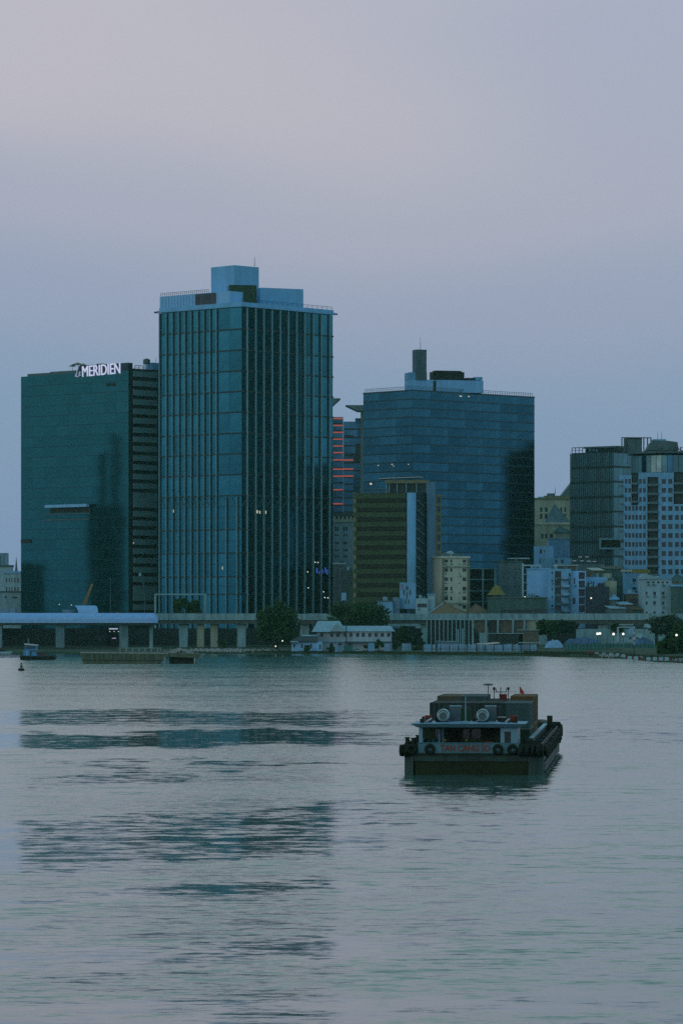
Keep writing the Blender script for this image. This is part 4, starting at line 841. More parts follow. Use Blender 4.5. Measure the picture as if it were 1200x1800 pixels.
for px in (1091.5, 1098.5, 1130, 1136.5, 1142.5): RFm.box(b, RFm.s(px), RFm.s(px) + 0.5, ZG - 1, RFm.z(px, 769), -0.6, 0)
RFm.box(b, 0, RFm.len, RFm.z(1117, 770), RFm.z(1117, 768.6), -0.7, 0.1); part(b, 'roof_frame', M['dark'], gtw)
b = MB(); RFm.box(b, RFm.s(1102), RFm.s(1128), ZG - 1, RFm.z(1115, 769), -10, -0.8); part(b, 'lift_room', M['teal'], gtw)
wb = Face(1053, 1919, 1090, 1920)
b = MB()
for x0, x1, y0, y1 in ((1052.5, 1090, 946, 949), (1052.5, 1090, 962.5, 965.5), (1052.5, 1055.5, 949.1, 962.4)): wb.box(b, wb.s(x0), wb.s(x1), wb.z(1070, y1), wb.z(1070, y0), -1, 0)
part(b, 'window_frame', M['fin'], gtw); b = MB(); wb.box(b, wb.s(1055.5), wb.s(1090), wb.z(1070, 962.4), wb.z(1070, 949.1), -1, -0.4); part(b, 'dark_window', M['black'], gtw)

AF = Face(1087, 1815, 1240, 1806); at_ = thing('residential_tower', 'pale blue residential tower with many square windows and a curved glass crown at the right', 'tower', AF.w(AF.len / 2, GZ, -14))
za = AF.z(1140, 832); hs = []
rowsA = [842 + 15.85 * k for k in range(11)]
for k, py in enumerate(rowsA):
    for a, c in ((1097.5, 1101.5), (1103.5, 1107.8)): hs.append((a, c, py, py + 8.2))
    if k >= 3:
        for a, c in ((1110, 1114), (1116, 1120.5)): hs.append((a, c, py, py + 8.2))
    for a, c in ((1122.5, 1127), (1129.5, 1133.8)): hs.append((a, c, py, py + 8.2))
    for a, c in ((1162, 1169.5), (1173.5, 1181)): hs.append((a, c, py, py + 8.6))
    if k >= 3:
        for a, c in ((1185.5, 1192), (1195.5, 1203)): hs.append((a, c, py, py + 8.6))
hw = [(AF.s(a), AF.s(c), AF.z((a + c) / 2, e), AF.z((a + c) / 2, d)) for a, c, d, e in hs]
zlow = GZ
b = MB()
def wallrun(p0, p1, top):
    s0_, s1_ = AF.s(p0), AF.s(p1); zt_ = AF.z((p0 + p1) / 2, top); hh = [h for h in hw if h[0] >= s0_ and h[1] <= s1_]; AF.holes(b, s0_, s1_, zlow, zt_, hh, 0.6); return zt_
wallrun(1095, 1109, 835); wallrun(1109, 1121, 888); wallrun(1121, 1137, 834); wallrun(1156, 1183, 834); wallrun(1183, 1240, 886)
part(b, 'wall', M['skyblue'], at_)
b = MB(); AF.box(b, AF.s(1095.05), AF.len, GZ, AF.z(1140, 834), -26, -1.2); part(b, 'core', M['band'], at_)
for h in hw: AF.piece('window', M['pane'], at_, h[0] - 0.01, h[2], h[1] - h[0] + 0.02, h[3] - h[2], 0.1, -0.62)
b = MB(); AF.box(b, AF.s(1087.5), AF.s(1095.1), AF.z(1091, 843), AF.z(1091, 835), -3, 0.05); part(b, 'corner_beam', M['skyblue'], at_)
b = MB(); AF.box(b, AF.s(1095.05), AF.s(1137), AF.z(1120, 840), AF.z(1120, 831), -1.1, 0.06); 
b2 = MB(); AF.box(b2, AF.s(1121.5), AF.s(1183), AF.z(1150, 838.5), AF.z(1150, 830.5), -1.1, 0.07); part(b2, 'top_beam', M['skyblue'], at_)
for py in [850 + 15.85 * k for k in range(11)]:
    AF.piece('balcony', M['panel'], at_, AF.s(1137.4), AF.z(1146, py + 4.5), AF.s(1155.6) - AF.s(1137.4), 1.2, 1.2, 0.5)
    AF.piece('side_balcony', M['panel'], at_, AF.s(1088.5), AF.z(1091, py + 6), AF.s(1094.8) - AF.s(1088.5), 0.8, 2.4, 0)
    b = MB()
for py in (848, 864, 880): AF.piece('balcony', M['panel'], at_, AF.s(1109.3), AF.z(1115, py + 4), AF.s(1120.8) - AF.s(1109.3), 1.1, 1.0, 0.4) if py < 885 else None
for py in (848, 864): AF.piece('balcony', M['panel'], at_, AF.s(1183.3), AF.z(1195, py + 4), 14, 1.1, 1.0, 0.4)
# curved crown: faceted glass drum
ccx, ccy = PX(1178, 1830), 1836.0; Rr = 19.5; n = 22
b = MB(); b.lathe([(Rr - 0.4, AF.z(1140, 835)), (Rr - 0.4, PZ(799, 1815))], (ccx, ccy, 0), 44); part(b, 'crown_core', M['band'], at_)
z0_, z1_ = AF.z(1140, 829), PZ(800, 1815)
for k in range(n):
    a0 = math.pi * (1 + k / n); a1 = math.pi * (1 + (k + 1) / n) - 0.012
    p0 = Vector((ccx + Rr * math.cos(a0), ccy + Rr * math.sin(a0), 0)); p1 = Vector((ccx + Rr * math.cos(a1), ccy + Rr * math.sin(a1), 0)); b = MB()
    b.quad((p0.x, p0.y, z0_), (p1.x, p1.y, z0_), (p1.x, p1.y, z1_), (p0.x, p0.y, z1_)); part(b, 'crown_panel', M['right_glass'] if (k * 7) % 5 else M['far_glass'], at_)
b = MB(); b.lathe([(Rr + 1.3, PZ(796, 1815)), (Rr + 1.3, PZ(792.5, 1815))], (ccx, ccy, 0), 44); part(b, 'crown_ring', M['panel'], at_)
b = MB(); b.prism([(PX(a, 1836), PZ(c, 1836)) for a, c in ((1134, 792.4), (1140, 780), (1147, 775), (1170, 775.6), (1188, 778), (1190, 792.4))], 1830, 1846); part(b, 'crown_cap', M['teal'], at_)
b = MB(); b.prism([(PX(a, 1836), PZ(c, 1836)) for a, c in ((1146, 774.9), (1168, 775.3), (1168, 772.8), (1146, 772.6))], 1831, 1843); part(b, 'helipad', M['pent'], at_)
for px in (1155, 1162): b = MB(); b.tube(P(px, 774, 1836), P(px, 758, 1836), 0.14, 0.06, 5); part(b, 'antenna', M['dark'], at_)
rs_ = thing('crown_sign', 'dark upright roof letters along the curved crown of the pale residential tower', 'sign', (ccx, ccy - Rr, PZ(792, 1815)))
for k, ch in enumerate('THE  LANC'):
    px = 1148 + k * 6.4 if k < 4 else 1146 + k * 6.15; D_ = 1813; 
    if ch != ' ':
        o = text('letter', ch, M['signdark'], rs_, (PX(px, D_), D_ + abs(px - 1160) * 0.06, PZ(792.3, D_)), 3.0, (math.radians(90), 0, 0.012 * (px - 1160)), 0.12)
# a lift of the far skyline at the left edge
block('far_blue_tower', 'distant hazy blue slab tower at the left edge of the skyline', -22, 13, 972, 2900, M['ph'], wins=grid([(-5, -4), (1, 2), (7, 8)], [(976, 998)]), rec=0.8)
sp = thing('church_spire', 'thin grey church spire beside the left edge of the green hotel', 'spire', (PX(29, 2200), 2200, GZ))
b = MB(); b.box(PX(26.6, 2200), PX(31.6, 2200), 2198.5, 2201.5, GZ, PZ(1003, 2200)); part(b, 'tower', M['teal'], sp)
b = MB(); b.lathe([(0.85, PZ(1003, 2200)), (0.5, PZ(993, 2200)), (0.05, PZ(978, 2200))], (PX(29.2, 2200), 2200, 0), 8); part(b, 'steeple', M['teal'], sp)
block('colonial_house', 'pale columned house with tall windows at the left edge below the spire', 8, 40, 1008, 1960, M['white'], depth=14, D2=1955,
    wins=grid([(11, 13.4), (16, 18), (20.5, 22.5), (25.6, 28.8), (31, 34)], [(1016, 1024), (1032, 1039)]), cornice=(1.2, M['pent']), sill=M['cream'])
block('pale_roofline_house', 'pale flat roofed house behind the columned house at the left edge', -30, 20, 996, 2010, M['white'], cornice=(0.9, M['teal']))
block('low_pale_house', 'low pale stone coloured house under the columned house at the left edge', -30, 40, 1041, 1900, M['white'], cornice=(0.6, M['teal']), wins=[(9, 12, 1047, 1052), (22, 31, 1049, 1052)])

# ------------------------------------------------------------------ unseen towers, added and shaped for their reflections in the glass walls
rtw, rf_, _ = slabtower('unseen_tower', 'unseen dark glass tower added beyond the right edge to darken the tallest tower by reflection', 1420, 1500, 330, 1776, M['far_glass'], 40, depth=44, core=M['teal'])
slabtower('unseen_slab', 'unseen slab added beyond the left edge for its reflection in the green hotel', -390, -348, 870, 1808, M['skyblue'], 18, depth=19, core=M['concrete'])
for z_, lab in ((1810.5, 'taller unseen shaft added beyond the left edge for its reflection in the green hotel'), (1817.5, 'shorter unseen shaft added beyond the left edge for its reflection in the green hotel')):
    slabtower('unseen_shaft', lab, -360, -343, 735 if z_ < 1812 else 770, z_, M['skyblue'], 22, depth=4.2, segs=1, core=M['concrete'])
slabtower('unseen_low_slab', 'low unseen block added beyond the left edge for its reflection low in the green hotel', -400, -355, 985, 1850, M['skyblue'], 9, depth=16, core=M['concrete'])

# ------------------------------------------------------------------ trees
def leaves(mb, c, rx, ry, rz, n, size, rnd, clumps=22):
    cs = []
    for k in range(clumps):
        th, u = rnd.uniform(0, 6.283), rnd.uniform(-0.75, 1); q = math.sqrt(max(0, 1 - u * u)); f = rnd.uniform(0.45, 0.86)
        cs.append((Vector((rx * q * math.cos(th) * f, ry * q * math.sin(th) * f, rz * u * f)), rnd.uniform(0.24, 0.42)))
    for k in range(n):
        cc, s = rnd.choice(cs); d = Vector((rnd.gauss(0, 1), rnd.gauss(0, 1), rnd.gauss(0, 1))).normalized() * (rnd.random() ** 0.45)
        p = c + cc + Vector((d.x * s * rx, d.y * s * ry, d.z * s * rz * 1.05))
        a = Vector((rnd.gauss(0, 1), rnd.gauss(0, 1), rnd.gauss(0, 0.6))).normalized(); b_ = a.cross(Vector((rnd.gauss(0, 1), rnd.gauss(0, 1), rnd.gauss(0, 1)))).normalized(); z = size * rnd.uniform(0.6, 1.4)
        mb.quad(p - a * z, p + b_ * z * 0.55, p + a * z, p - b_ * z * 0.55)
def tree(name, label, px, ptop, pbase, hw, D, n=3500, m='leaf', cut=0.25, group=None, size=0.62, dz=None, cat='tree'):
    rnd = random.Random(int(px * 10 + D)); zb = PZ(pbase, D) if dz is None else dz; zt = PZ(ptop, D); x = PX(px, D); hgt = zt - zb; r = hw / F_PX * D
    t = thing(name, label, cat, (x, D, zb), group); cz0 = zb + hgt * cut; c = Vector((x, D, (zt + cz0) / 2)); rz = (zt - cz0) / 2
    b = MB(); leaves(b, c, r, r * 0.9, rz, n, size, rnd, clumps=max(10, int(n / 130))); part(b, 'crown', M[m], t)
    b = MB(); top = Vector((x + rnd.uniform(-.3, .3), D, cz0 + rz * 0.7)); b.tube((x, D, zb - 0.4), top, max(0.12, hgt * 0.03), max(0.06, hgt * 0.015), 7)
    for k in range(5):
        a = rnd.uniform(0, 6.28); s = Vector((x, D, zb + hgt * (cut + 0.06 * k))); b.tube(s, s + Vector((math.cos(a) * r * 0.6, math.sin(a) * r * 0.5, rz * 0.6)), hgt * 0.014, hgt * 0.005, 5)
    part(b, 'trunk', M['trunk'], t); return t
tree('round_tree', 'big round dark tree hiding the viaduct right below the tallest tower', 487, 1057, 1146, 38, 1600, 9000, cut=0.04)
tree('wide_tree', 'wide spreading tree over the long white house', 626, 1055, 1140, 57, 1640, 9000, cut=0.30)
for px, hw, top, lab in ((322, 17, 1049, 'left one of two trees growing inside the portal frame'), (345, 15, 1054, 'right one of two trees growing inside the portal frame')):
    tree('street_tree', lab, px, top, 1090, hw, 1752, 2200, group='trees inside the portal frame', cut=0.15)
for px, hw, top, bs, D, n, lab, m in ((962, 20, 1087, 1126, 1600, 2600, 'left one of the two trees under the viaduct right of the white posts', 'leaf'), (995, 20, 1089, 1122, 1610, 2400, 'right one of the two trees under the viaduct right of the white posts', 'leaf2'),
        (1085, 14, 1092, 1116, 1640, 900, 'low tree under the viaduct behind the sign gantry', 'leaf'), (1168, 36, 1081, 1128, 1540, 4200, 'tree whose crown rises over the viaduct rail at the right edge', 'leaf2'),
        (1196, 32, 1096, 1164, 1335, 6000, 'dark waterside tree filling the right edge of the bank', 'leaf'), (1172, 20, 1122, 1163, 1322, 2800, 'low dark bush at the water left of the right edge tree', 'leaf'),
        (708, 16, 1100, 1138, 1620, 1500, 'dark tree right of the long white house', 'leaf'), (735, 14, 1112, 1140, 1610, 1300, 'leafy shrub between the white house and the blue fence', 'leaf2')):
    tree('bank_tree', lab, px, top, bs, hw, D, n, m, cut=0.12, cat='tree')
for px, hw, top, bs, lab in ((666, 9, 1124, 1144, 'left round bush in front of the long white house'), (696, 11, 1125, 1144, 'right round bush in front of the long white house'), (645, 8, 1130, 1143, 'dark bush between the gates and the left round bush'), (581, 9, 1135, 1146, 'small bush by the doorway of the white house'), (733, 12, 1134, 1147, 'bush at the left end of the blue fence'), (390, 10, 1122, 1140, 'bush under the viaduct beside the beige pier'), (540, 8, 1134, 1147, 'low bush at the left corner of the small blue washed house')):
    tree('bush', lab, px, top, bs, hw, 1568, 700, cut=0.02, size=0.35, cat='bush')
# bank vegetation and rubble
rnd = random.Random(5); b = MB()
for k in range(9000):
    px = rnd.uniform(945, 1200); x = PX(px, 1400); off = rnd.uniform(1.5, 40); y = shore_y(x) + off; z = land_z(x, off) ; s = rnd.uniform(0.15, 0.45)
    b.quad((x - s, y, z - 0.1), (x + s, y + rnd.uniform(-.3, .3), z - 0.1), (x + s * 0.4 + rnd.uniform(-.3, .3), y, z + s * 1.6))
for k in range(6000):
    px = rnd.uniform(430, 945); x = PX(px, 1560); off = rnd.uniform(1.2, 7); y = shore_y(x) + off; z = land_z(x, off); s = rnd.uniform(0.12, 0.35)
    b.quad((x - s, y, z - 0.1), (x + s, y + rnd.uniform(-.2, .2), z - 0.1), (x + rnd.uniform(-.3, .3), y, z + s * 1.8))
tag(b.build('grass', M['grass']), 'rough grass along the water edge', 'grass', kind='stuff')
b = MB()
for k in range(900):
    if k < 500: px = rnd.gauss(400, 50); D0 = 1566; off = rnd.uniform(2, 45); 
    else: px = rnd.uniform(1055, 1165); D0 = 1400; off = rnd.uniform(1, 12)
    x = PX(px, D0); y = shore_y(x) + off; z = land_z(x, off); s = rnd.uniform(0.12, 0.55); h_ = rnd.uniform(0.1, 0.7)
    b.hexa([(x - s, y - s, z - .1), (x + s, y - s * .7, z - .1), (x + s * .8, y + s, z - .1), (x - s, y + s * .8, z - .1), (x - s * .5, y - s * .5, z + h_), (x + s * .4, y - s * .5, z + h_ * .8), (x + s * .5, y + s * .4, z + h_), (x - s * .4, y + s * .5, z + h_ * 1.1)])
tag(b.build('rubble', M['stone']), 'pale rubble scattered along the bank', 'rubble', kind='stuff')

# ------------------------------------------------------------------ waterfront left
def canopy(name, label, p0, p1, D, ptop, plow, depth, m, posts=(), rend=True, ground=1.2):
    x0, x1 = PX(p0, D), PX(p1, D); zt, zl = PZ(ptop, D), PZ(plow, D); t = thing(name, label, 'canopy', ((x0 + x1) / 2, D + depth / 2, ground)); b = MB(); n = 10; hgt = zt - zl
    sec = [(depth * 0.5 * (1 - math.cos(math.pi * k / n)), zl + hgt * math.sin(math.pi * k / n) ** 0.8) for k in range(n + 1)]
    cols = [x0, x1 - 2.4, x1 - 1.6, x1 - 0.8, x1 - 0.25, x1] if rend else [x0, x1]; sh = [0, 0, 0.06, 0.2, 0.42, 0.75] if rend else [0, 0]
    for (xa, sa_), (xb, sb2) in zip(zip(cols, sh), zip(cols[1:], sh[1:])):
        for (ya, za), (yb, zb_) in zip(sec, sec[1:]):
            f = lambda y, z, s: (D + depth / 2 + (y - depth / 2) * (1 - s * 0.5), zl + (z - zl) * (1 - s))
            q = [f(ya, za, sa_), f(yb, zb_, sa_), f(yb, zb_, sb2), f(ya, za, sb2)]
            b.quad((xa, *q[0]), (xa, *q[1]), (xb, *q[2]), (xb, *q[3]))
    b.quad((x0, D, zl), (x1, D, zl), (x1, D + depth, zl), (x0, D + depth, zl)); part(b, 'roof', m, t, True)
    b = MB(); b.box(x0, x1 - 0.8, D + 0.4, D + depth - 0.4, zl - 1.0, zl - 0.02); part(b, 'soffit', M['band'], t)
    for px in posts: b = MB(); x = PX(px, D + depth / 2); b.tube((x, D + depth / 2, ground - 0.4), (x, D + depth / 2, zl - 1.0), 0.8, 0.8, 10); part(b, 'post', M['concrete'], t)
    return t
canopy('pier_canopy', 'long vaulted pale blue metal canopy running in from the left edge', -60, 277.5, 1640, 1077.5, 1095, 12, M['roofblue'], (-30, 266))
hd = thing('skylight_hood', 'short curved pale metal hood above the long vaulted canopy', 'canopy', P(155, 1079.5, 1672)); b = MB(); n_ = 8
for k in range(n_):
    q = []
    for f in (k / n_, (k + 1) / n_):
        y_ = 1670 + 7 * (1 - math.cos(f * 1.5)); py_ = 1079.3 - 15 * math.sin(f * 1.5708); q.append((P(138 - 9 * math.sin(f * 1.4) ** 2 + 1.5 * f, py_, y_), P(173 - 5.5 * f * f, py_, y_)))
    b.quad(q[0][0], q[0][1], q[1][1], q[1][0])
part(b, 'roof', M['roofblue'], hd, True); b = MB(); b.hexa([P(139, 1079.5, 1671), P(171, 1079.5, 1671), P(171, 1079.5, 1677), P(139, 1079.5, 1677), P(131, 1065.5, 1676.2), P(166, 1065.5, 1676.2), P(166, 1065.5, 1677), P(131, 1065.5, 1677)]); part(b, 'frame', M['dark'], hd)
block('teal_shed', 'low teal shed roof behind the left end of the long vaulted canopy', -20, 27, 1070, 1690, M['fence'], base=12)
block('blue_cabin', 'low dark blue site cabin on the road left of the curved hood', 110, 127, 1071.5, 1684, M['fence'], base=14)
t = thing('white_hull_boat', 'sliver of a white boat moored at the left edge under the canopy', 'boat', (PX(6, 1560), 1560, 0))
b = MB(); b.prism([(PX(-30, 1560), 0.2), (PX(20, 1560), 0.2), (PX(23, 1560), 1.0), (PX(-30, 1560), 1.0)], 1558, 1562); part(b, 'hull', M['white'], t); b = MB(); b.box(PX(-30, 1560), PX(10, 1560), 1558.6, 1561.4, 1.005, 2.0); part(b, 'deckhouse', M['dark'], t)
# crane
cr_ = thing('mobile_crane', 'mobile crane with a tilted orange yellow boom in front of the green hotel', 'crane', (PX(146, 1700), 1700, 14.9))
A, B_ = P(146.5, 1068, 1700), P(162.5, 1026, 1700); d = (B_ - A); b = MB(); up = Vector((d.z, 0, -d.x)).normalized() * 0.6
for s in (-1, 1):
    for yy in (-0.5, 0.5): b.bar(A + up * s + Vector((0, yy, 0)), B_ + up * s * 0.35 + Vector((0, yy, 0)), 0.24)
for k in range(9):
    f0, f1 = k / 9, (k + 1) / 9; w0, w1 = 1 - 0.65 * f0, 1 - 0.65 * f1
    for yy in (-0.5, 0.5): b.bar(A + d * f0 + up * w0 * (1 if k % 2 else -1) + Vector((0, yy, 0)), A + d * f1 - up * w1 * (1 if k % 2 else -1) + Vector((0, yy, 0)), 0.2)
part(b, 'boom', M['yellow'], cr_)
b = MB(); b.box(A.x - 2.5, A.x + 2.0, 1698.6, 1701.4, 14.95, A.z + 0.6); part(b, 'cab', M['dark'], cr_)
t = thing('site_hoist', 'small leaning green hoist arm on the hotel side wall above the canopy end', 'hoist', P(252, 1031, 1808)); b = MB(); b.bar(P(253.5, 1031, 1808), P(247, 1009, 1808), 0.7); part(b, 'arm', M['greenfence'], t); b = MB(); c = P(246.5, 1012, 1808); b.box(c.x - .6, c.x + .6, 1807.4, 1808.6, c.z - .2, c.z + 1.4); part(b, 'head', M['white'], t)
for px, top, lab in ((194.5, 1017, 'thin street light mast in front of the green hotel'), (255, 1043, 'thin street light mast in front of the dark slotted hotel side')):
    t = thing('street_light', lab, 'street light', (PX(px, 1672), 1672, 15)); b = MB(); b.tube((PX(px, 1672), 1672, 14.9), P(px, top, 1672), 0.16, 0.1, 6); part(b, 'mast', M['teal'], t); b = MB(); c = P(px, top, 1672); b.box(c.x - 1.0, c.x + .1, 1671.8, 1672.2, c.z, c.z + .25); part(b, 'head', M['teal'], t)
for px, py, lab, m in ((105, 1062.5, 'left tiny light in front of the hotel base', 'lampw'), (126, 1063.5, 'right tiny light in front of the hotel base', 'lampw'), (206, 1077, 'small red lamp on the road rail in front of the hotel', 'ledred')):
    t = thing('road_lamp', lab, 'lamp', P(px, 1076, 1670)); b = MB(); b.tube(P(px, 1079, 1670), P(px, py + 0.8, 1670), 0.08, 0.08, 5); part(b, 'post', M['dark'], t); b = MB(); b.lathe([(0.05, -0.25), (0.25, 0), (0.05, 0.25)], P(px, py, 1670), 8); part(b, 'bulb', M[m], t)
# kiosk lights under the canopy
kf = Face(186, 1690, 212, 1690); kt = thing('lit_kiosk', 'small dark kiosk with a lit white signboard under the vaulted canopy', 'kiosk', kf.w(kf.len / 2, 1.6, -2))
b = MB(); kf.box(b, 0, kf.len, 1.4, kf.z(199, 1102), -4, 0); part(b, 'body', M['dark'], kt)
kf.piece('lit_sign', M['signlit'], kt, kf.s(192), kf.z(199, 1106.4), kf.s(207.5) - kf.s(192), 0.55, 0.1, 0.15)
for px in (193, 200.5, 208): kf.piece('bulb', M['lamp'], kt, kf.s(px), kf.z(px, 1110.5), 0.25, 0.25, 0.1, 0.12)
kf.piece('lit_counter', M['signlit'], kt, kf.s(198), kf.z(200, 1122.5), 1.6, 0.3, 0.1, 0.15); kf.piece('red_counter_light', M['ledred'], kt, kf.s(196.6), kf.z(200, 1122.5), 0.3, 0.3, 0.1, 0.15)
t = thing('parked_van', 'pale van parked in the shade under the canopy left of the lit kiosk', 'van', (PX(176, 1690), 1690, 1.6)); c = P(176, 1121, 1690)
b = MB(); b.prism([(c.x - 2.4, c.z - 1.2), (c.x + 2.4, c.z - 1.2), (c.x + 2.4, c.z - 0.3), (c.x + 1.6, c.z + 0.7), (c.x - 2.4, c.z + 0.7)], 1689, 1691); part(b, 'body', M['teal'], t); b = MB(); b.box(c.x - 1.5, c.x + 1.2, 1688.9, 1688.99, c.z - 0.1, c.z + 0.5); part(b, 'window', M['pane'], t)
for dx in (-1.5, 1.5): b = MB(); b.lathe([(0.45, -0.15), (0.45, 0.15)], (c.x + dx, 1688.9, c.z - 1.2), 12, 'Y'); part(b, 'wheel', M['rubber'], t)
# low quay wall left, under the canopy
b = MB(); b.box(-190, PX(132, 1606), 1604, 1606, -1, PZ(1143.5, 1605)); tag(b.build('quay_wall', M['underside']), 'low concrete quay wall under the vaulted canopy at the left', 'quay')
# ------------------------------------------------------------------ long white waterfront house
def gable_roof(mb, x0, x1, y0, y1, ze, zr, th=0.25, over=0.8, hip0=0, hip1=0):
    ym = (y0 + y1) / 2; mb.quad((x0, y0 - over, ze), (x1, y0 - over, ze), (x1 - hip1, ym, zr), (x0 + hip0, ym, zr)); mb.quad((x0, y1 + over, ze), (x1, y1 + over, ze), (x1 - hip1, ym, zr), (x0 + hip0, ym, zr))
    mb.quad((x0, y0 - over, ze), (x0 + hip0, ym, zr), (x0, y1 + over, ze)); mb.quad((x1, y0 - over, ze), (x1 - hip1, ym, zr), (x1, y1 + over, ze)); mb.quad((x0, y0 - over, ze), (x1, y0 - over, ze), (x1, y1 + over, ze), (x0, y1 + over, ze))
WD = 1588
lw, lf2, zb, zt = block('waterfront_house', 'long two storey white house with a grey metal roof standing at the water edge', 557, 688, 1110, WD, mat('house wall', (0.30, 0.44, 0.50), 0.8, 0, 0.18, 0.4, streak=True), depth=12, base=0.7,
    wins=[(a, a + 5.5, 1112.5, 1119.5) for a in (562.5, 580, 591, 604, 614, 625.5, 635.5, 647, 658, 669, 680)] + [(579.5, 585.5, 1130, 1141), (560, 564, 1131, 1140), (594, 601, 1130, 1137), (612, 618, 1131, 1138), (655, 660, 1131, 1138)], rec=0.6)
x0, x1 = PX(600, WD), PX(694.5, WD); b = MB(); gable_roof(b, x0, x1, WD, WD + 12, PZ(1109.8, WD), PZ(1100, WD + 6), hip1=2.2); part(b, 'roof', M['roofgrey'], lw)
x0, x1 = PX(548, WD), PX(609, WD); b = MB(); gable_roof(b, x0, x1, WD - 1.5, WD + 13.5, PZ(1110.6, WD), PZ(1091.5, WD + 6), over=0.9, hip0=2.4, hip1=3.0); part(b, 'roof', M['roofgrey'], lw)
b = MB(); b.quad((PX(580, WD - 2), WD - 3, PZ(1110, WD)), (PX(609, WD - 2), WD - 3, PZ(1110, WD)), (PX(592, WD), WD - 3, PZ(1095.5, WD))); b.quad((PX(580, WD - 2), WD - 3, PZ(1110, WD)), (PX(592, WD), WD - 3, PZ(1095.5, WD)), (PX(590, WD), WD + 5, PZ(1095, WD + 4)), (PX(578, WD), WD + 1, PZ(1108, WD))); b.quad((PX(609, WD - 2), WD - 3, PZ(1110, WD)), (PX(592, WD), WD - 3, PZ(1095.5, WD)), (PX(590, WD), WD + 5, PZ(1095, WD + 4)), (PX(611, WD), WD + 1, PZ(1109, WD))); part(b, 'gable', M['roofgrey'], lw)
lf2.piece('string_course', M['pent'], lw, 0, lf2.z(620, 1128.6), lf2.len, 0.3, 0.3, 0.25)
b = MB(); lf2.box(b, lf2.s(605), lf2.s(688), lf2.z(640, 1129), lf2.z(640, 1127.5), 0.26, 2.6); part(b, 'awning', M['teal'], lw)
sh_, sf2, zb, zt = block('small_washed_house', 'small blue washed low house at the left end of the long white house', 512.5, 566, 1128.5, 1572, M['paleblue'], depth=7, base=0.6, wins=[(515, 519, 1132, 1138), (529, 532.5, 1132, 1139), (545, 548.5, 1132, 1140), (561, 564, 1133, 1141)])
b = MB(); x0, x1 = PX(509, 1572), PX(558, 1572); b.hexa([(x0, 1571, zt + 0.005), (x1, 1571, zt + 0.005), (x1, 1579.5, zt + 2.2), (x0 + 4, 1579.5, zt + 2.2), (x0, 1571, zt + 0.3), (x1, 1571, zt + 0.3), (x1, 1579.5, zt + 2.5), (x0 + 4, 1579.5, zt + 2.5)]); part(b, 'roof', M['dark'], sh_)
b = MB(); b.box(PX(510, 1570), PX(524, 1570), 1569.6, 1571, PZ(1129, 1570), PZ(1127, 1570)); part(b, 'eave_board', M['white'], sh_)
t, f_, _, z_ = block('dark_lean_to', 'dark lean to shed with a sloping roof behind the small blue washed house', 527, 557, 1119, 1581, M['dark'], depth=6, base=0.7)
b = MB(); b.hexa([f_.w(-1.5, z_ - 1.5, 0.6), f_.w(f_.len, z_ - .2, 0.6), f_.w(f_.len, z_ + 0.6, -6), f_.w(1, z_ + 0.3, -6), f_.w(-1.5, z_ - 1.25, 0.6), f_.w(f_.len, z_ + 0.05, 0.6), f_.w(f_.len, z_ + 0.9, -6), f_.w(1, z_ + 0.6, -6)]); part(b, 'roof', M['roofgrey'], t)
for k, (a, c, y0, lab, m) in enumerate(((588.5, 601.5, 1134.5, 'left leaf of the teal sheet gates before the white house', 'fence'), (604.5, 620, 1134, 'right teal sheet gate before the white house', 'greenfence'), (646.5, 658, 1130.5, 'pale blue sheet hoarding between the bushes', 'skyblue'), (675, 689, 1131, 'blue hoarding right of the left round bush', 'fence'), (706, 722, 1131, 'faded teal hoarding right of the right round bush', 'fence'))):
    f_ = Face(a, 1566, c, 1566); t = thing('sheet_gate' if k < 2 else 'hoarding', lab, 'fence', f_.w(f_.len / 2, 0.7, 0)); n = 3 if k else 4
    for q in range(n): f_.piece('sheet', M[m], t, q * f_.len / n + 0.03, 0.7, f_.len / n - 0.06, f_.z(a, y0) - 0.7, 0.12)
    b = MB(); f_.box(b, 0, f_.len, 1.0, 1.15, -0.2, -0.02); part(b, 'rail', M['dark'], t)
t = thing('small_car', 'small white car parked by the teal gates before the white house', 'car', (PX(628, 1568), 1568, 0.8)); c = Vector((PX(628, 1568), 1568, 0.95))
b = MB(); b.prism([(c.x - 2.0, .95), (c.x + 2.0, .95), (c.x + 2.0, 1.6), (c.x + 1.2, 1.75), (c.x + .6, 2.25), (c.x - 1.0, 2.25), (c.x - 1.7, 1.7), (c.x - 2.0, 1.6)], 1567.2, 1568.8); part(b, 'body', M['white'], t)
b = MB(); b.prism([(c.x + 1.0, 1.72), (c.x + .5, 2.15), (c.x - .9, 2.15), (c.x - 1.4, 1.72)], 1567.1, 1567.19); part(b, 'window', M['pane'], t)
for dx in (-1.25, 1.25): b = MB(); b.lathe([(0.33, -.12), (0.33, .12)], (c.x + dx, 1567.1, 1.05), 12, 'Y'); part(b, 'wheel', M['rubber'], t)
t = thing('utility_pole', 'tall dark utility pole standing before the middle of the long white house', 'pole', (PX(608.5, 1570), 1570, 0.7)); b = MB(); b.tube((PX(608.5, 1570), 1570, 0.3), P(608.8, 1064, 1570), 0.26, 0.16, 7); part(b, 'post', M['dark'], t); b = MB(); c = P(608.8, 1067, 1570); b.box(c.x - 1.0, c.x + 1.0, 1569.8, 1570.1, c.z, c.z + .2); part(b, 'crossarm', M['dark'], t)
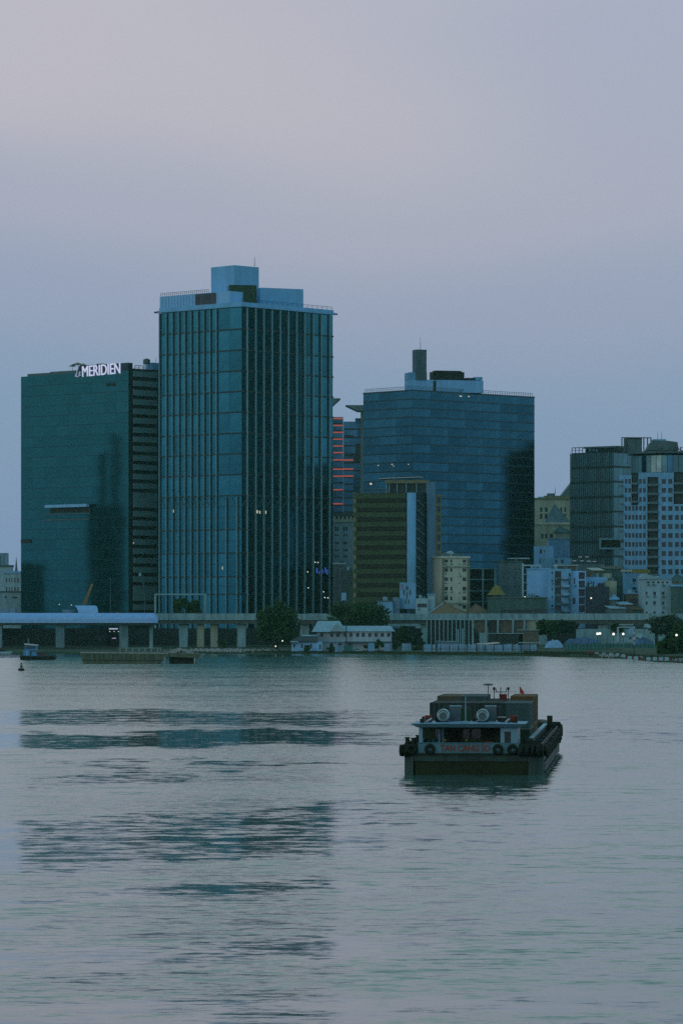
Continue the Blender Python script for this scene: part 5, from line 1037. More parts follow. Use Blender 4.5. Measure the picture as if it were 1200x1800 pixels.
for px, py, lab in ((496.5, 1126.5, 'bright lamp by the dark lean to at the foot of the big round tree'), (484.5, 1136, 'dim lamp low at the foot of the big round tree')):
    t = thing('yard_lamp', lab, 'lamp', (PX(px, 1562), 1562, 0.8)); b = MB(); b.tube((PX(px, 1562), 1562, 0.5), P(px, py + 1, 1562), .07, .07, 5); part(b, 'post', M['dark'], t); b = MB(); b.lathe([(.05, -.32), (.32, 0), (.05, .32)], P(px, py, 1562), 8); part(b, 'bulb', M['lamp'], t)
# lower ramp seen behind
b = MB(); b.box(PX(680, 1700), PX(752, 1700), 1700, 1701, PZ(1100.5, 1700), PZ(1094, 1700)); tag(b.build('ramp_parapet', M['concrete']), 'pale parapet of a lower ramp under the viaduct right of the white house', 'parapet')
b = MB(); b.box(PX(1012, 1640), PX(1150, 1640), 1640, 1641, 2, PZ(1105.5, 1640)); tag(b.build('ramp_wall', M['concrete']), 'low pale wall of a ramp under the viaduct behind the lamps', 'wall')
# post screen
pf2 = Face(750, 1618, 946, 1606); ps = thing('post_screen', 'screen of tall white posts and brown panels beneath the viaduct', 'screen', pf2.w(pf2.len / 2, 1.2, 0))
zt_, zb_ = pf2.z(848, 1089.5), 1.2
for px in [750.5 + 7.35 * k for k in range(11)]: pf2.piece('thin_post', M['fin'], ps, pf2.s(px) - 0.2, zb_, 0.36, zt_ - zb_, 0.4, 0.3)
for px in (829.5, 852.5, 873.5, 900, 920, 942.5): pf2.piece('thick_post', M['concrete'], ps, pf2.s(px), zb_, 0.8, zt_ - zb_, 0.7, 0.4)
for a, c, m in ((834, 852, 'brownpanel'), (856.5, 873, 'dark'), (877.5, 899.5, 'brownpanel'), (904, 919.5, 'brownpanel'), (924, 942, 'beige'), (750, 829, 'dark')):
    b = MB(); pf2.box(b, pf2.s(a), pf2.s(c), pf2.z(a, 1112) if m != 'dark' else zb_, zt_ - 0.3, -1.2, -0.8); part(b, 'panel', M[m], ps)
b = MB(); pf2.box(b, 0, pf2.len, zt_, zt_ + 0.5, -1.5, 0.5); part(b, 'top_rail', M['concrete'], ps)
for px, h0, lab in ((804.5, 1106, 'left of two short white posts before the dark screen'), (812.5, 1105, 'right and thicker of two short white posts before the dark screen')):
    t = thing('short_post', lab, 'post', (PX(px, 1600), 1600, 1.2)); b = MB(); f_ = Face(px - 1, 1600, px + 1.3, 1600); f_.box(b, 0, f_.len, 1, f_.z(px, h0), -0.5, 0); part(b, 'shaft', M['fin'], t)
# sheds behind the fence
for a, c, y0, y1, lab, m in ((858, 918, 1114, 1136, 'dark shed with a sloping edge behind the blue fence', 'dark'), (911, 946, 1108, 1134, 'brown hut with a pale flat roof at the right end of the blue fence', 'brownpanel'), (768, 800, 1128, 1136, 'low blue sheet hut behind the left part of the fence', 'fence')):
    f_ = Face(a, 1590, c, 1590); t = thing('site_shed', lab, 'shed', f_.w(f_.len / 2, 1, -2)); b = MB(); f_.box(b, 0, f_.len, 1, f_.z(a, y0), -5, 0); part(b, 'wall', M[m], t); b = MB(); f_.box(b, -.4, f_.len + .4, f_.z(a, y0) + .003, f_.z(a, y0) + .3, -5.4, .5); part(b, 'roof', M['concrete'], t)
t = thing('boat_cover', 'pale upturned boat shape resting behind the blue fence', 'boat', P(855, 1133, 1562)); b = MB(); f_ = Face(832, 1562, 880, 1562); pr = [(0, 1132.5), (8, 1130.5), (25, 1130), (40, 1128.5), (48, 1129.5), (40, 1131.5), (20, 1133)]
b.prism([(PX(832 + a, 1562), PZ(y, 1562)) for a, y in pr], 1561, 1563.5); part(b, 'hull', M['awning'], t); b = MB(); 
for a in (10, 36): b.box(PX(832 + a, 1562), PX(833 + a, 1562), 1561.8, 1562.4, 0.8, PZ(1132, 1562)); 
part(b, 'stand', M['dark'], t)
t = thing('pale_canopy', 'small pale flat canopy before the right end of the white posts', 'canopy', P(930, 1140, 1556)); f_ = Face(911, 1556, 948, 1556); b = MB(); f_.box(b, 0, f_.len, f_.z(930, 1130.5), f_.z(930, 1128.8), -4, 0); part(b, 'roof', M['roofgrey'], t)
for q in (0.5, f_.len - 0.7): b = MB(); f_.box(b, q, q + .25, 0.9, f_.z(930, 1130.5), -0.5, -.2); part(b, 'post', M['dark'], t)
bf_ = Face(743.5, 1545, 942, 1522); ft = thing('blue_fence', 'long blue sheet fence along the water edge below the white posts', 'fence', bf_.w(bf_.len / 2, 1, 0)); n = 38
rnd = random.Random(21)
for k in range(n):
    if 3.6 < k * bf_.len / n - bf_.s(761) + 4 < 4.9: continue
    hh = (PZ(1132.5, 1535) - 0.9) * rnd.uniform(0.92, 1.06); bf_.piece('sheet', M[('fence', 'skyblue', 'fence', 'fence')[rnd.randrange(4)]], ft, k * bf_.len / n + 0.04, 0.9, bf_.len / n - 0.08, hh, 0.12, rnd.uniform(-.1, .1))
    if k % 3 == 0: bf_.piece('post', M['dark'], ft, k * bf_.len / n - 0.1, 0.7, 0.2, hh + .3, 0.2, 0.25)
b = MB(); bf_.box(b, 0, bf_.len, 2.2, 2.4, 0.13, 0.22); part(b, 'rail', M['teal'], ft)
# ------------------------------------------------------------------ right bank
for a, c, yt, yb, D, lab, m in ((990, 1056, 1118, 1134, 1570, 'long blue tarpaulin heap under the lamps', 'navy2'), (957, 990, 1123, 1139, 1545, 'rounded blue tarpaulin heap right of the blue fence', 'fence'), (1112, 1150, 1120, 1136, 1530, 'dull blue tarpaulin heap right of the sign gantry', 'navy2')):
    if m == 'navy2': mm = mat('navy tarpaulin', (0.045, 0.12, 0.21), 0.6, 0, 0.4, 0.5)
    else: mm = M[m]
    rnd = random.Random(int(a)); x0, x1 = PX(a, D), PX(c, D); zb, zt = PZ(yb, D), PZ(yt, D); b = MB(); nx, ny = 14, 5
    gr = [[(x0 + (x1 - x0) * i / nx, D + 6 * j / ny, zb + (zt - zb) * (math.sin(math.pi * i / nx) ** 0.5) * math.sin(math.pi * min(1, (j + .0) / ny)) * rnd.uniform(.75, 1.05)) for i in range(nx + 1)] for j in range(ny + 1)]
    for j in range(ny):
        for i in range(nx): b.quad(gr[j][i], gr[j][i + 1], gr[j + 1][i + 1], gr[j + 1][i])
    o = b.build('tarpaulin_heap', mm); tag(o, lab, 'tarpaulin')
nf_ = Face(992, 1500, 1166, 1462); nt_ = thing('green_net_fence', 'long low teal green netting fence along the right bank', 'fence', nf_.w(nf_.len / 2, 2.5, 0)); n = 26
for k in range(n):
    s0_ = k * nf_.len / n; x = nf_.w(s0_, 0).x; zb = nf_.z(1080, 1142.5); nf_.piece('net_panel', M['greenfence'], nt_, s0_ + .02, zb - 1.5, nf_.len / n - .04, 1.5 + (nf_.z(1080, 1131) - zb) * rr.uniform(.8, 1.1), 0.08); nf_.piece('post', M['teal'], nt_, s0_ - .08, zb - 1.5, .16, 4.4, .16, .12)
grp = 'red and white road barriers'
bxs = [(1048, 'first'), (1061, 'second'), (1073, 'third'), (1084.5, 'fourth'), (1095, 'fifth'), (1106, 'sixth'), (1117, 'seventh'), (1139, 'eighth'), (1150, 'ninth'), (1161, 'tenth'), (1171, 'last')]
for k, (px, w_) in enumerate(bxs):
    D = shore_y(PX(px, 1400)) + 8; x = PX(px, D); z = land_z(x, 8) + 0.55; t = thing('road_barrier', '%s white block counted from the left in the red and white barrier row' % w_, 'barrier', (x, D, z), grp)
    b = MB(); b.prism([(x - .75, z - .6), (x + .75, z - .6), (x + .75, z + .15), (x + .6, z + .6), (x - .6, z + .6), (x - .75, z + .15)], D, D + .5); part(b, 'white_block', M['white'], t)
    b = MB(); b.prism([(x + .8, z - .6), (x + 1.6, z - .6), (x + 1.6, z + .4), (x + .8, z + .4)], D, D + .5); part(b, 'red_block', M['red'], t)
t = thing('red_barrier', 'long red barrier at the left end of the red and white row', 'barrier', (PX(1036, 1430), 1430, 1.0)); f_ = Face(1028, 1430, 1043, 1429); b = MB(); f_.box(b, 0, f_.len, f_.z(1036, 1152), f_.z(1036, 1146), -.5, 0); part(b, 'rail', M['red'], t)
for q in (.2, f_.len - .5): b = MB(); f_.box(b, q, q + .3, f_.z(1036, 1156), f_.z(1036, 1152.01), -.5, -.1); part(b, 'foot', M['dark'], t)
sgf = Face(1083, 1535, 1115.5, 1533); st = thing('sign_gantry', 'white steel gantry frame holding a round numbered board on the right bank', 'sign', sgf.w(sgf.len / 2, 3, 0))
for a, c, y0, y1, n_ in ((1083.5, 1086.5, 1102, 1128, 'post'), (1112.3, 1114.6, 1102, 1131, 'post'), (1086.6, 1112.2, 1101.5, 1103.3, 'beam'), (1086.6, 1112.2, 1097.5, 1099, 'beam')): b = MB(); sgf.box(b, sgf.s(a), sgf.s(c), sgf.z(a, y1), sgf.z(a, y0), -.6, 0); part(b, n_, M['white'], st)
b = MB(); c = sgf.w(sgf.s(1109), sgf.z(1109, 1109.3), 0.35); b.lathe([(1.35, 0), (1.35, 0.15)], c, 20, 'Y'); part(b, 'board', M['skyblue'], st)
text('lettering', '15', M['awning'], st, sgf.w(sgf.s(1106.2), sgf.z(1106, 1112.2), 0.5), 1.75, (math.radians(90), 0, sgf.rot), .05)
kb = thing('white_cabin', 'small white cabin at the foot of the sign gantry', 'cabin', P(1103, 1126, 1540)); f_ = Face(1093, 1538, 1114, 1538); b = MB(); f_.box(b, 0, f_.len, f_.z(1100, 1128), f_.z(1100, 1118.5), -3, 0); part(b, 'wall', M['white'], kb); f_.piece('window', M['pane'], kb, f_.s(1105), f_.z(1105, 1123.5), .9, .8, .1, .05); b = MB(); f_.box(b, -.3, f_.len + .3, f_.z(1100, 1118.5) + .003, f_.z(1100, 1117.5), -3.3, .3); part(b, 'roof', M['pent'], kb)
for a, c, y0, y1, D, lab in ((1117, 1130, 1114, 1121, 1600, 'pale box truck right of the sign gantry'), (1132, 1147, 1097, 1103.5, 1652, 'pale box truck on the upper ramp before the right trees')):
    f_ = Face(a, D, c, D); t = thing('box_truck', lab, 'truck', f_.w(f_.len / 2, f_.z(a, y1) - .6, -1)); b = MB(); f_.box(b, 0, f_.len * .74, f_.z(a, y1), f_.z(a, y0), -2, 0); part(b, 'cargo_box', M['white'], t); b = MB(); f_.box(b, f_.len * .75, f_.len, f_.z(a, y1), f_.z(a, y0 + 1.5), -2, 0); part(b, 'cab', M['skyblue'], t)
    for q in (.18, .85): b = MB(); b.lathe([(.45, -.1), (.45, .25)], f_.w(f_.len * q, f_.z(a, y1) - .2, 0), 12, 'Y'); part(b, 'wheel', M['rubber'], t)
for k, (px, py, r_, lab) in enumerate(((1049.3, 1114, .52, 'left one of the close pair of bright white lamps'), (1053.6, 1113.6, .52, 'right one of the close pair of bright white lamps'), (1077.5, 1114.6, .52, 'bright white lamp left of the sign gantry'), (1094.5, 1114.4, .48, 'bright white lamp inside the sign gantry'), (1188, 1116.4, .40, 'bright white lamp among the trees near the right edge'))):
    D = 1528 if k < 4 else 1312; c = P(px, py, D); t = thing('bank_lamp', lab, 'lamp', (c.x, D, land_z(c.x, 60)), 'white lamps on the right bank'); b = MB(); b.tube((c.x, D + .3, land_z(c.x, 60) - .8), c + Vector((0, .3, 0)), .1, .1, 6); part(b, 'post', M['dark'], t); b = MB(); n_ = 8; b.lathe([(r_ * math.sin(math.pi * (k2 + .05) / (n_ + .1)), -r_ * math.cos(math.pi * (k2 + .05) / (n_ + .1))) for k2 in range(n_ + 1)], c, 12); part(b, 'globe', M['lamp'], t, True)
t = thing('marker_pole', 'thin black and white striped marker pole standing in the water at the right', 'pole', (PX(1113.5, 1300), 1300, 0))
for k in range(14): b = MB(); x = PX(1113.5, 1300); b.tube((x, 1300, -1 + k * .95), (x, 1300, -1 + (k + 1) * .95 - .01), .15, .15, 7); part(b, 'stripe', M['awning'] if k > 5 and k % 2 else M['black'], t)
for k, (px, top) in enumerate(((881, 1062), (1044, 1046), (822, 1070))):
    t = thing('road_mast', ('thin mast rising from the viaduct before the long green house', 'thin mast rising from the viaduct before the navy clad house', 'thin short mast on the viaduct before the cream house')[k], 'mast', (PX(px, 1664), 1664, 3)); b = MB(); b.tube((PX(px, 1664), 1664.0, 3 if k == 1 else 12), P(px, top, 1664), .14, .1, 6); part(b, 'shaft', M['dark'], t); b = MB(); c = P(px, top, 1664); b.box(c.x - .9, c.x + .1, 1663.8, 1664.2, c.z, c.z + .2); part(b, 'head', M['dark'], t)

# ------------------------------------------------------------------ craft moored at the far bank
D = 1226; s_ = D / F_PX
t = thing('moored_barge', 'old grey timber coloured barge moored below the canopy at the left', 'barge', (PX(235, D), D + 4, 0)); z = lambda py: PZ(py, D); x = lambda px: PX(px, D)
b = MB(); b.prism([(x(148), -.8), (x(272), -.8), (x(297), z(1152.5)), (x(297), z(1147)), (x(141), z(1146)), (x(142), z(1153))], D, D + 8); part(b, 'hull', M['barge2'], t)
b = MB(); b.prism([(x(141.5), z(1148)), (x(296), z(1149.5)), (x(296), z(1147.4)), (x(141.5), z(1145.8))], D - .15, D - .01); part(b, 'rubbing_strake', M['stone'], t)
b = MB(); b.prism([(x(145), z(1160.8)), (x(284), z(1161.5)), (x(284), z(1160.4)), (x(145), z(1159.7))], D - .12, D - .01); part(b, 'rubbing_strake', M['dark'], t)
for k in range(16): b = MB(); xx = x(150 + k * 8); b.box(xx, xx + .12, D - .08, D - .01, z(1159), z(1149.5)); part(b, 'plank_seam', M['dark'], t)
b = MB(); b.box(x(205), x(288), D + 1, D + 5, z(1146.8), z(1145)); part(b, 'coaming', M['teal'], t)
for k in range(7): b = MB(); b.box(x(210 + k * 11), x(212 + k * 11), D + 1.2, D + 1.6, z(1145), z(1139.8)); part(b, 'stanchion', M['stone'], t)
b = MB(); b.box(x(206), x(284), D + 1.1, D + 1.7, z(1139.79), z(1138.6)); part(b, 'rail', M['concrete'], t)
rnd = random.Random(8); b = MB()
for k in range(260): px = rnd.gauss(316, 15); xx, yy = x(px), D + rnd.uniform(2, 6); zz = z(1149.5) + max(0, 1.9 - abs(px - 314) * .07) * rnd.random(); q = rnd.uniform(.15, .4); b.hexa([(xx - q, yy - q, zz - q), (xx + q, yy - q, zz - q), (xx + q, yy + q, zz - q), (xx - q, yy + q, zz - q), (xx - q * .5, yy - q * .5, zz + q * .7), (xx + q * .5, yy - q * .4, zz + q * .5), (xx + q * .5, yy + q * .5, zz + q * .7), (xx - q * .5, yy + q * .5, zz + q * .5)])
o = b.build('sand_heap', M['stone']); tag(o, 'heap of pale rubble lying on the dark pontoon', 'rubble', kind='stuff')
t = thing('dark_pontoon', 'dark pontoon with two pale posts joined to the right end of the moored barge', 'pontoon', (x(320), D + 4, 0))
b = MB(); b.prism([(x(297.2), z(1154.5)), (x(346), z(1156.5)), (x(351), z(1151)), (x(351), z(1149)), (x(297.2), z(1148))], D - .5, D + 8); part(b, 'deck', M['barge2'], t)
b = MB(); b.box(x(297.3), x(344), D + 2.5, D + 7.5, -.8, z(1155)); part(b, 'float', M['black'], t)
for px in (289.5, 342.5): b = MB(); b.box(x(px - 1.4), x(px + 1.4), D - .45, D - .16 if px < 300 else D + .4, -.6, z(1155.6)); part(b, 'post', M['stone'], t)
t = thing('worker', 'person crouching on the moored barge near its right end', 'person', (x(318), D + 3, z(1148))); b = MB(); c = Vector((x(318), D + 2, z(1147.6)))
b.tube(c, c + Vector((.05, 0, .55)), .22, .26, 8); b.tube(c + Vector((.05, 0, .55)), c + Vector((.1, 0, .72)), .24, .07, 8); b.lathe([(.03, .72), (.12, .78), (.13, .9), (.04, 1.0)], c + Vector((.1, 0, 0)), 8); b.tube(c + Vector((-.1, -.05, .1)), c + Vector((.38, -.25, .3)), .12, .09, 6); b.tube(c + Vector((.38, -.25, .3)), c + Vector((.3, -.25, -.1)), .09, .06, 6); b.tube(c + Vector((.05, -.2, .5)), c + Vector((.4, -.3, .25)), .07, .05, 6); part(b, 'body', M['black'], t)
D = 1336; x = lambda px: PX(px, D); z = lambda py: PZ(py, D)
t = thing('blue_tug', 'small tug with a blue wheelhouse and white roof moored at the left', 'tug', (PX(68, D), D + 2, 0))
b = MB(); i0 = [(35, 1152), (36.5, 1161), (96, 1161), (99, 1154.5), (97, 1152.6), (60, 1153.5)]; b.prism([(x(a), z(c)) for a, c in i0], D, D + 4); part(b, 'hull', M['black'], t)
b = MB(); b.box(x(41), x(52.5), D + .8, D + 3.4, z(1153), z(1143)); part(b, 'lower_house', M['tugblue'], t); b = MB(); b.box(x(55.5), x(64), D + 1, D + 3, z(1153.2), z(1146)); part(b, 'engine_casing', M['tugblue'], t)
b = MB(); b.box(x(44), x(65.5), D + .7, D + 3.5, z(1142.98), z(1135)); part(b, 'wheelhouse', M['tugblue'], t)
for a, c in ((46, 50.5), (52, 55.5), (57.5, 61.5)): b = MB(); b.box(x(a), x(c), D + .55, D + .69, z(1140.5), z(1136)); part(b, 'window', M['pane'], t)
b = MB(); b.box(x(46.5), x(49), D + .6, D + .79, z(1152.8), z(1144.5)); part(b, 'door', M['paleblue'], t)
b = MB(); b.hexa([(x(42.5), D, z(1133.5)), (x(67), D, z(1135)), (x(67), D + 4, z(1135)), (x(42.5), D + 4, z(1133.5)), (x(43.5), D, z(1131)), (x(67), D, z(1133.5)), (x(67), D + 4, z(1133.5)), (x(43.5), D + 4, z(1131))]); part(b, 'roof', M['awning'], t)
b = MB(); b.tube((x(49.5), D + 2, z(1132)), (x(49.5), D + 2, z(1122)), .35, .3, 8); part(b, 'funnel', M['teal'], t)
b = MB(); b.tube((x(64), D + 2, z(1148)), (x(83), D + 2, z(1152)), .2, .2, 6); part(b, 'towing_boom', M['red'], t)
for px in (40, 50, 60, 70, 80, 90): b = MB(); b.torus((x(px), D - .15, z(1156.5)), .45, .16, n=14, m=6); part(b, 'tyre_fender', M['rubber'], t)
D = 1057; c = Vector((PX(38, D), D, 0)); t = thing('channel_buoy', 'small dark channel buoy with a cage top floating left of the moored barge', 'buoy', c)
b = MB(); b.lathe([(.75, -.4), (.92, 0), (.92, .55), (.6, .7)], c, 16); part(b, 'float', M['black'], t)
b = MB()
for k in range(4): a = k * 1.571 + .4; b.bar(c + Vector((.5 * math.cos(a), .5 * math.sin(a), .65)), c + Vector((.16 * math.cos(a), .16 * math.sin(a), 1.9)), .09)
part(b, 'cage', M['black'], t); b = MB(); b.lathe([(.3, .9), (.36, 1.0), (.36, 1.35), (.22, 1.5)], c, 12); part(b, 'drum', M['greenfence'], t); b = MB(); b.lathe([(.1, 1.85), (.2, 1.95), (.2, 2.15), (.05, 2.35)], c, 10); part(b, 'lantern', M['black'], t)
for k, (px, py) in enumerate(((1019, 1178.5), (1168, 1208), (982, 1170))):
    D = DW(py); c = Vector((PX(px, D), D, 0)); b = MB(); rnd = random.Random(k + 40)
    for q in range(14): a = rnd.uniform(0, 6.28); r_ = rnd.uniform(.1, .8); p = c + Vector((r_ * 1.6 * math.cos(a), r_ * math.sin(a), .02)); s = rnd.uniform(.15, .35); b.quad(p + Vector((-s, 0, -.05)), p + Vector((0, -s, .05)), p + Vector((s, 0, .12)), p + Vector((0, s, .05)))
    o = b.build('floating_weed', M['leaf']); tag(o, ('small clump of floating weed nearest the right bank', 'clump of floating weed far right level with the cargo barge', 'tiny weed clump below the red barrier')[k], 'weed', 'floating weed clumps')

# ------------------------------------------------------------------ container barge
HEAD = math.radians(4.8); BO = Vector((12.5, 351.0, 0)); RB_ = Matrix.Rotation(-HEAD, 4, 'Z')
bg = thing('container_barge', 'dark container barge seen from astern with red lettering on its stern rail', 'barge', BO); bg.rotation_euler = (0, 0, -HEAD)
def bp(mb, name, m, smooth=False, parent=None):
    o = mb.build(name, m, parent or bg, Vector((0, 0, 0)), smooth); return o
def plan(mb, pts, z0, z1, sh0=1.0):
    n = len(pts); i = len(mb.v); mb.v += [(p[0] * sh0, p[1], z0) for p in pts] + [(p[0], p[1], z1) for p in pts]
    mb.f.append(tuple(range(i, i + n))[::-1]); mb.f.append(tuple(range(i + n, i + 2 * n)))
    for k in range(n): mb.f.append((i + k, i + (k + 1) % n, i + n + (k + 1) % n, i + n + k))
W = 6.6; LB = 68
def outline(w, y0, y1, ch, bow): return [(-w + ch, y0), (w - ch, y0), (w, y0 + ch), (w, y1 - bow), (w - 2.2, y1), (-w + 2.2, y1), (-w, y1 - bow), (-w, y0 + ch)]
b = MB(); plan(b, outline(W - .12, .25, LB - 4, .9, 6), -1.2, 1.28, 0.985); bp(b, 'hull', M['hullred'])
b = MB(); plan(b, outline(W - .05, .12, LB - 2, .9, 6), 1.281, 1.85); bp(b, 'hull_band', M['hullgrey'])
for sx, w0 in ((-1, .75), (1, 1.35)):
    b = MB(); xs_ = sorted((sx * (W - .02), sx * (W - w0)))
    pts = [(sx * (W - .04 - w0), .0), (sx * (W - .9), .02), (sx * (W + .0), .9), (sx * (W + .0), 4.0)]
    for (xa, ya), (xb, yb) in zip(pts, pts[1:]): b.quad((xa, ya, -.3), (xb, yb, -.3), (xb, yb, 1.75), (xa, ya, 1.75))
    bp(b, 'scraped_corner', M['hullpale'])
b = MB(); b.box(W - .02, W + .06, 4, LB - 9, .15, 1.1); bp(b, 'side_strake', M['hullpale'])
b = MB(); b.box(-W - .06, -W + .02, 4, LB - 9, .15, 1.1); bp(b, 'side_strake', M['hullpale'])
b = MB(); plan(b, outline(W + .1, .0, LB, 1.0, 7), 1.852, 2.0); bp(b, 'deck', M['deck'])
# stern bulwark with the name
b = MB(); b.box(-5.25, 4.3, -.02, .12, 2.003, 2.98); bp(b, 'stern_bulwark', M['bulwark'])
b = MB(); b.box(-5.3, 4.35, -.08, .2, 2.981, 3.06); bp(b, 'bulwark_rail', M['bulwark'])
b = MB(); b.box(-5.25, 4.3, -.06, -.021, 2.003, 2.08); bp(b, 'bulwark_foot', M['hullgrey'])
tx = text('name_lettering', 'TAN CANG 3D', M['letter'], None, (-3.12, -.045, 2.24), 0.86, (math.radians(90), 0, 0), .02, 4.7, .014); tx.parent = bg
for sx in (-1, 1):
    b = MB(); b.box(min(sx * (W - .25), sx * (W - .1)), max(sx * (W - .25), sx * (W - .1)), .9, LB - 7, 2.003, 2.95); bp(b, 'side_bulwark', M['black'])
    b = MB(); a0, a1 = (-W + .0, -5.26) if sx < 0 else (4.31, W - .0); b.box(a0, a1, .02, .14, 2.003, 2.93); bp(b, 'corner_bulwark', M['black'])
    b = MB(); n_ = 0; bp((lambda q: (q.bar((sx * (W - .2), LB - 7, 2.5), (sx * (W - 2.3), LB - .2, 3.0), .9), q)[1])(b), 'bow_bulwark', M['black'])
rnd = random.Random(12)
for x_, z_ in ((-5.85, 2.42), (-4.12, 2.42), (2.33, 2.42), (3.72, 2.42)):
    b = MB(); b.torus((x_, -.22, z_), .36, .155, n=22, m=8); bp(b, 'tyre_fender', M['rubber'], True)
    b = MB(); b.tube((x_, -.2, z_ + .45), (x_, .05, 3.05), .03, .03, 5); bp(b, 'fender_chain', M['black'])
for x_ in (-6.85, -6.45, 4.6, 5.1, 5.6, 6.1, 6.5):
    b = MB(); b.torus((x_ + rnd.uniform(-.05, .05), -.2 if abs(x_) < 6.3 else .25, 2.3 + rnd.uniform(-.1, .05)), .38, .2, 'X', n=18, m=8); bp(b, 'tyre_fender', M['rubber'], True)
for sx in (1, -1):
    for k in range(44):
        y_ = 1.2 + k * 1.42 + rnd.uniform(-.15, .15); z_ = 2.15 + rnd.uniform(-.2, .2) + .10 * max(0, k - 40)
        b = MB(); b.torus((sx * (W + .2), y_, z_), .40, .19, 'X', n=14, m=6); o = bp(b, 'tyre_fender', M['rubber'], True)
b = MB(); b.lathe([(.55, 1.0), (.62, 1.4), (.62, 3.0), (.5, 3.35)], (W - .4, LB - 6.5, 0), 14); bp(b, 'bow_fender', M['rubber'], True)
b = MB(); b.lathe([(.55, 1.0), (.62, 1.4), (.62, 3.0), (.5, 3.35)], (-W + .4, LB - 6.5, 0), 14); bp(b, 'bow_fender', M['rubber'], True)
for x_, y_, h_ in ((-6.35, 1.2, .5), (-5.75, 1.0, .45), (-5.35, 1.4, .7), (5.0, 1.5, .25), (5.7, 1.3, .2)):
    b = MB(); b.lathe([(.2, 2.0), (.2, 2.95 + h_), (.26, 2.95 + h_), (.26, 3.03 + h_)], (x_, y_, 0), 12); bp(b, 'bollard', M['black'])
# superstructure at the stern
b = MB(); b.hexa([(-5.35, .1, 4.5), (4.45, .1, 4.5), (4.45, 8.2, 4.5), (-5.35, 8.2, 4.5), (-5.95, -.35, 4.86), (4.95, -.35, 4.86), (4.95, 8.6, 4.86), (-5.95, 8.6, 4.86)]); bp(b, 'cabin_roof', M['cabin'])
b = MB(); b.hexa([(-5.9, -.3, 4.861), (4.9, -.3, 4.861), (4.9, 8.5, 4.861), (-5.9, 8.5, 4.861), (-1.5, 2, 5.02), (1.5, 2, 5.02), (1.5, 6, 5.02), (-1.5, 6, 5.02)]); bp(b, 'roof_crown', M['cabin'])
b = MB(); b.box(-5.25, 4.2, 4.6, 8.0, 2.003, 4.49); bp(b, 'cabin_block', mat('cabin green', (0.02, 0.06, 0.03), 0.6, 0, 0.3, 1.0))
b = MB(); b.box(-5.2, -4.85, .35, 1.1, 2.003, 4.49); bp(b, 'corner_post', M['cabin']); b = MB(); b.box(-5.2, -4.85, 1.11, 4.59, 2.003, 3.3); bp(b, 'side_panel', M['cabin'])
b = MB(); b.box(-3.1, -2.9, 2.0, 2.2, 2.003, 4.49); bp(b, 'pillar', M['bulwark'])
cf_ = [(2.55, 4.2)]
class LF:                                      # stern facing cabin wall with a real window opening
    A = Vector((2.55, .45, 0)); u = Vector((1, 0, 0)); n = Vector((0, -1, 0))
    def w(s, a, z, d=0): return s.A + s.u * a + s.n * d + Vector((0, 0, z))
lf_ = LF(); b = MB(); Face.holes(lf_, b, 0, 1.65, 2.003, 4.49, [(.38, .98, 2.9, 4.1)], .25); b.quad((4.2, .45, 2.003), (4.2, 4.59, 2.003), (4.2, 4.59, 4.49), (4.2, .45, 4.49)); b.quad((2.55, .45, 2.003), (2.55, 4.59, 2.003), (2.55, 4.59, 4.49), (2.55, .45, 4.49)); bp(b, 'wheelhouse_wall', M['cabin'])
b = MB(); b.box(2.92, 3.54, .7, .75, 2.89, 4.11); bp(b, 'window', M['pane'])
b = MB(); b.lathe([(.62, 0), (.62, .05)], (4.2, 1.6, 3.6), 16, 'Y'); 
b = MB(); b.torus((4.24, 1.6, 3.6), .55, .08, 'X', n=20, m=6); o = bp(b, 'porthole_rim', M['awning']); b = MB(); b.box(4.21, 4.23, 1.2, 2.0, 3.1, 4.1); bp(b, 'porthole', M['pane'])
for a, c, z0, z1 in ((-3.9, -3.0, 3.2, 4.2), (-1.2, -.6, 3.3, 4.2), (-.4, .5, 3.3, 4.2), (.75, 1.7, 2.01, 4.3), (-2.6, -1.5, 2.01, 4.2)): b = MB(); b.box(a, c, 4.5, 4.59, z0, z1); bp(b, 'window' if z0 > 2.5 else 'door', M['pane'] if z0 > 2.5 else M['black'])
for a, z0 in ((-4.55, 2.9), (-4.1, 3.0), (-3.7, 2.85)): b = MB(); b.box(a, a + .3, 2.5, 2.8, 2.01, z0 + .3); bp(b, 'locker', M['greenfence'])
b = MB(); b.box(1.0, 1.75, 1.2, 1.7, 2.01, 3.16); bp(b, 'red_locker', M['red']); b = MB(); b.tube((-3.35, 2.3, 2.01), (-3.35, 2.3, 4.2), .12, .12, 8); bp(b, 'vent_pipe', M['cabin'])
b = MB(); b.lathe([(.02, 3.15), (.1, 3.2), (.1, 3.35), (.02, 3.4)], (-2.7, .3, 0), 8); bp(b, 'deck_light', M['ochre']); b = MB(); b.lathe([(.02, 3.15), (.1, 3.2), (.1, 3.35), (.02, 3.4)], (-.65, .3, 0), 8); bp(b, 'deck_light', M['ochre'])
for x_ in (-2.95, .8):
    b = MB(); b.lathe([(.1, 0), (.42, .02), (.56, .1), (.6, .25), (.6, 1.35), (.56, 1.5), (.3, 1.6)], (x_, 1.2, 5.62), 24, 'Y'); rf_ = bp(b, 'liferaft', M['raft'], True)
    b = MB(); b.lathe([(.36, -.03), (.36, .0)], (x_, 1.2, 5.55), 20, 'Y'); bp(b, 'raft_disc', M['cabinet'], False, rf_)
    for k in range(7):
        a = math.radians(35 + k * 18); p = Vector((x_ + .48 * math.cos(a), 1.18, 5.62 + .48 * math.sin(a))); b = MB(); b.box(p.x - .05, p.x + .05, 1.17, 1.2, p.z - .055, p.z + .055); bp(b, 'raft_mark', M['cabinet'], False, rf_)
    b = MB(); b.box(x_ - .55, x_ + .55, 1.5, 2.4, 4.9, 5.08); bp(b, 'raft_cradle', M['black'])
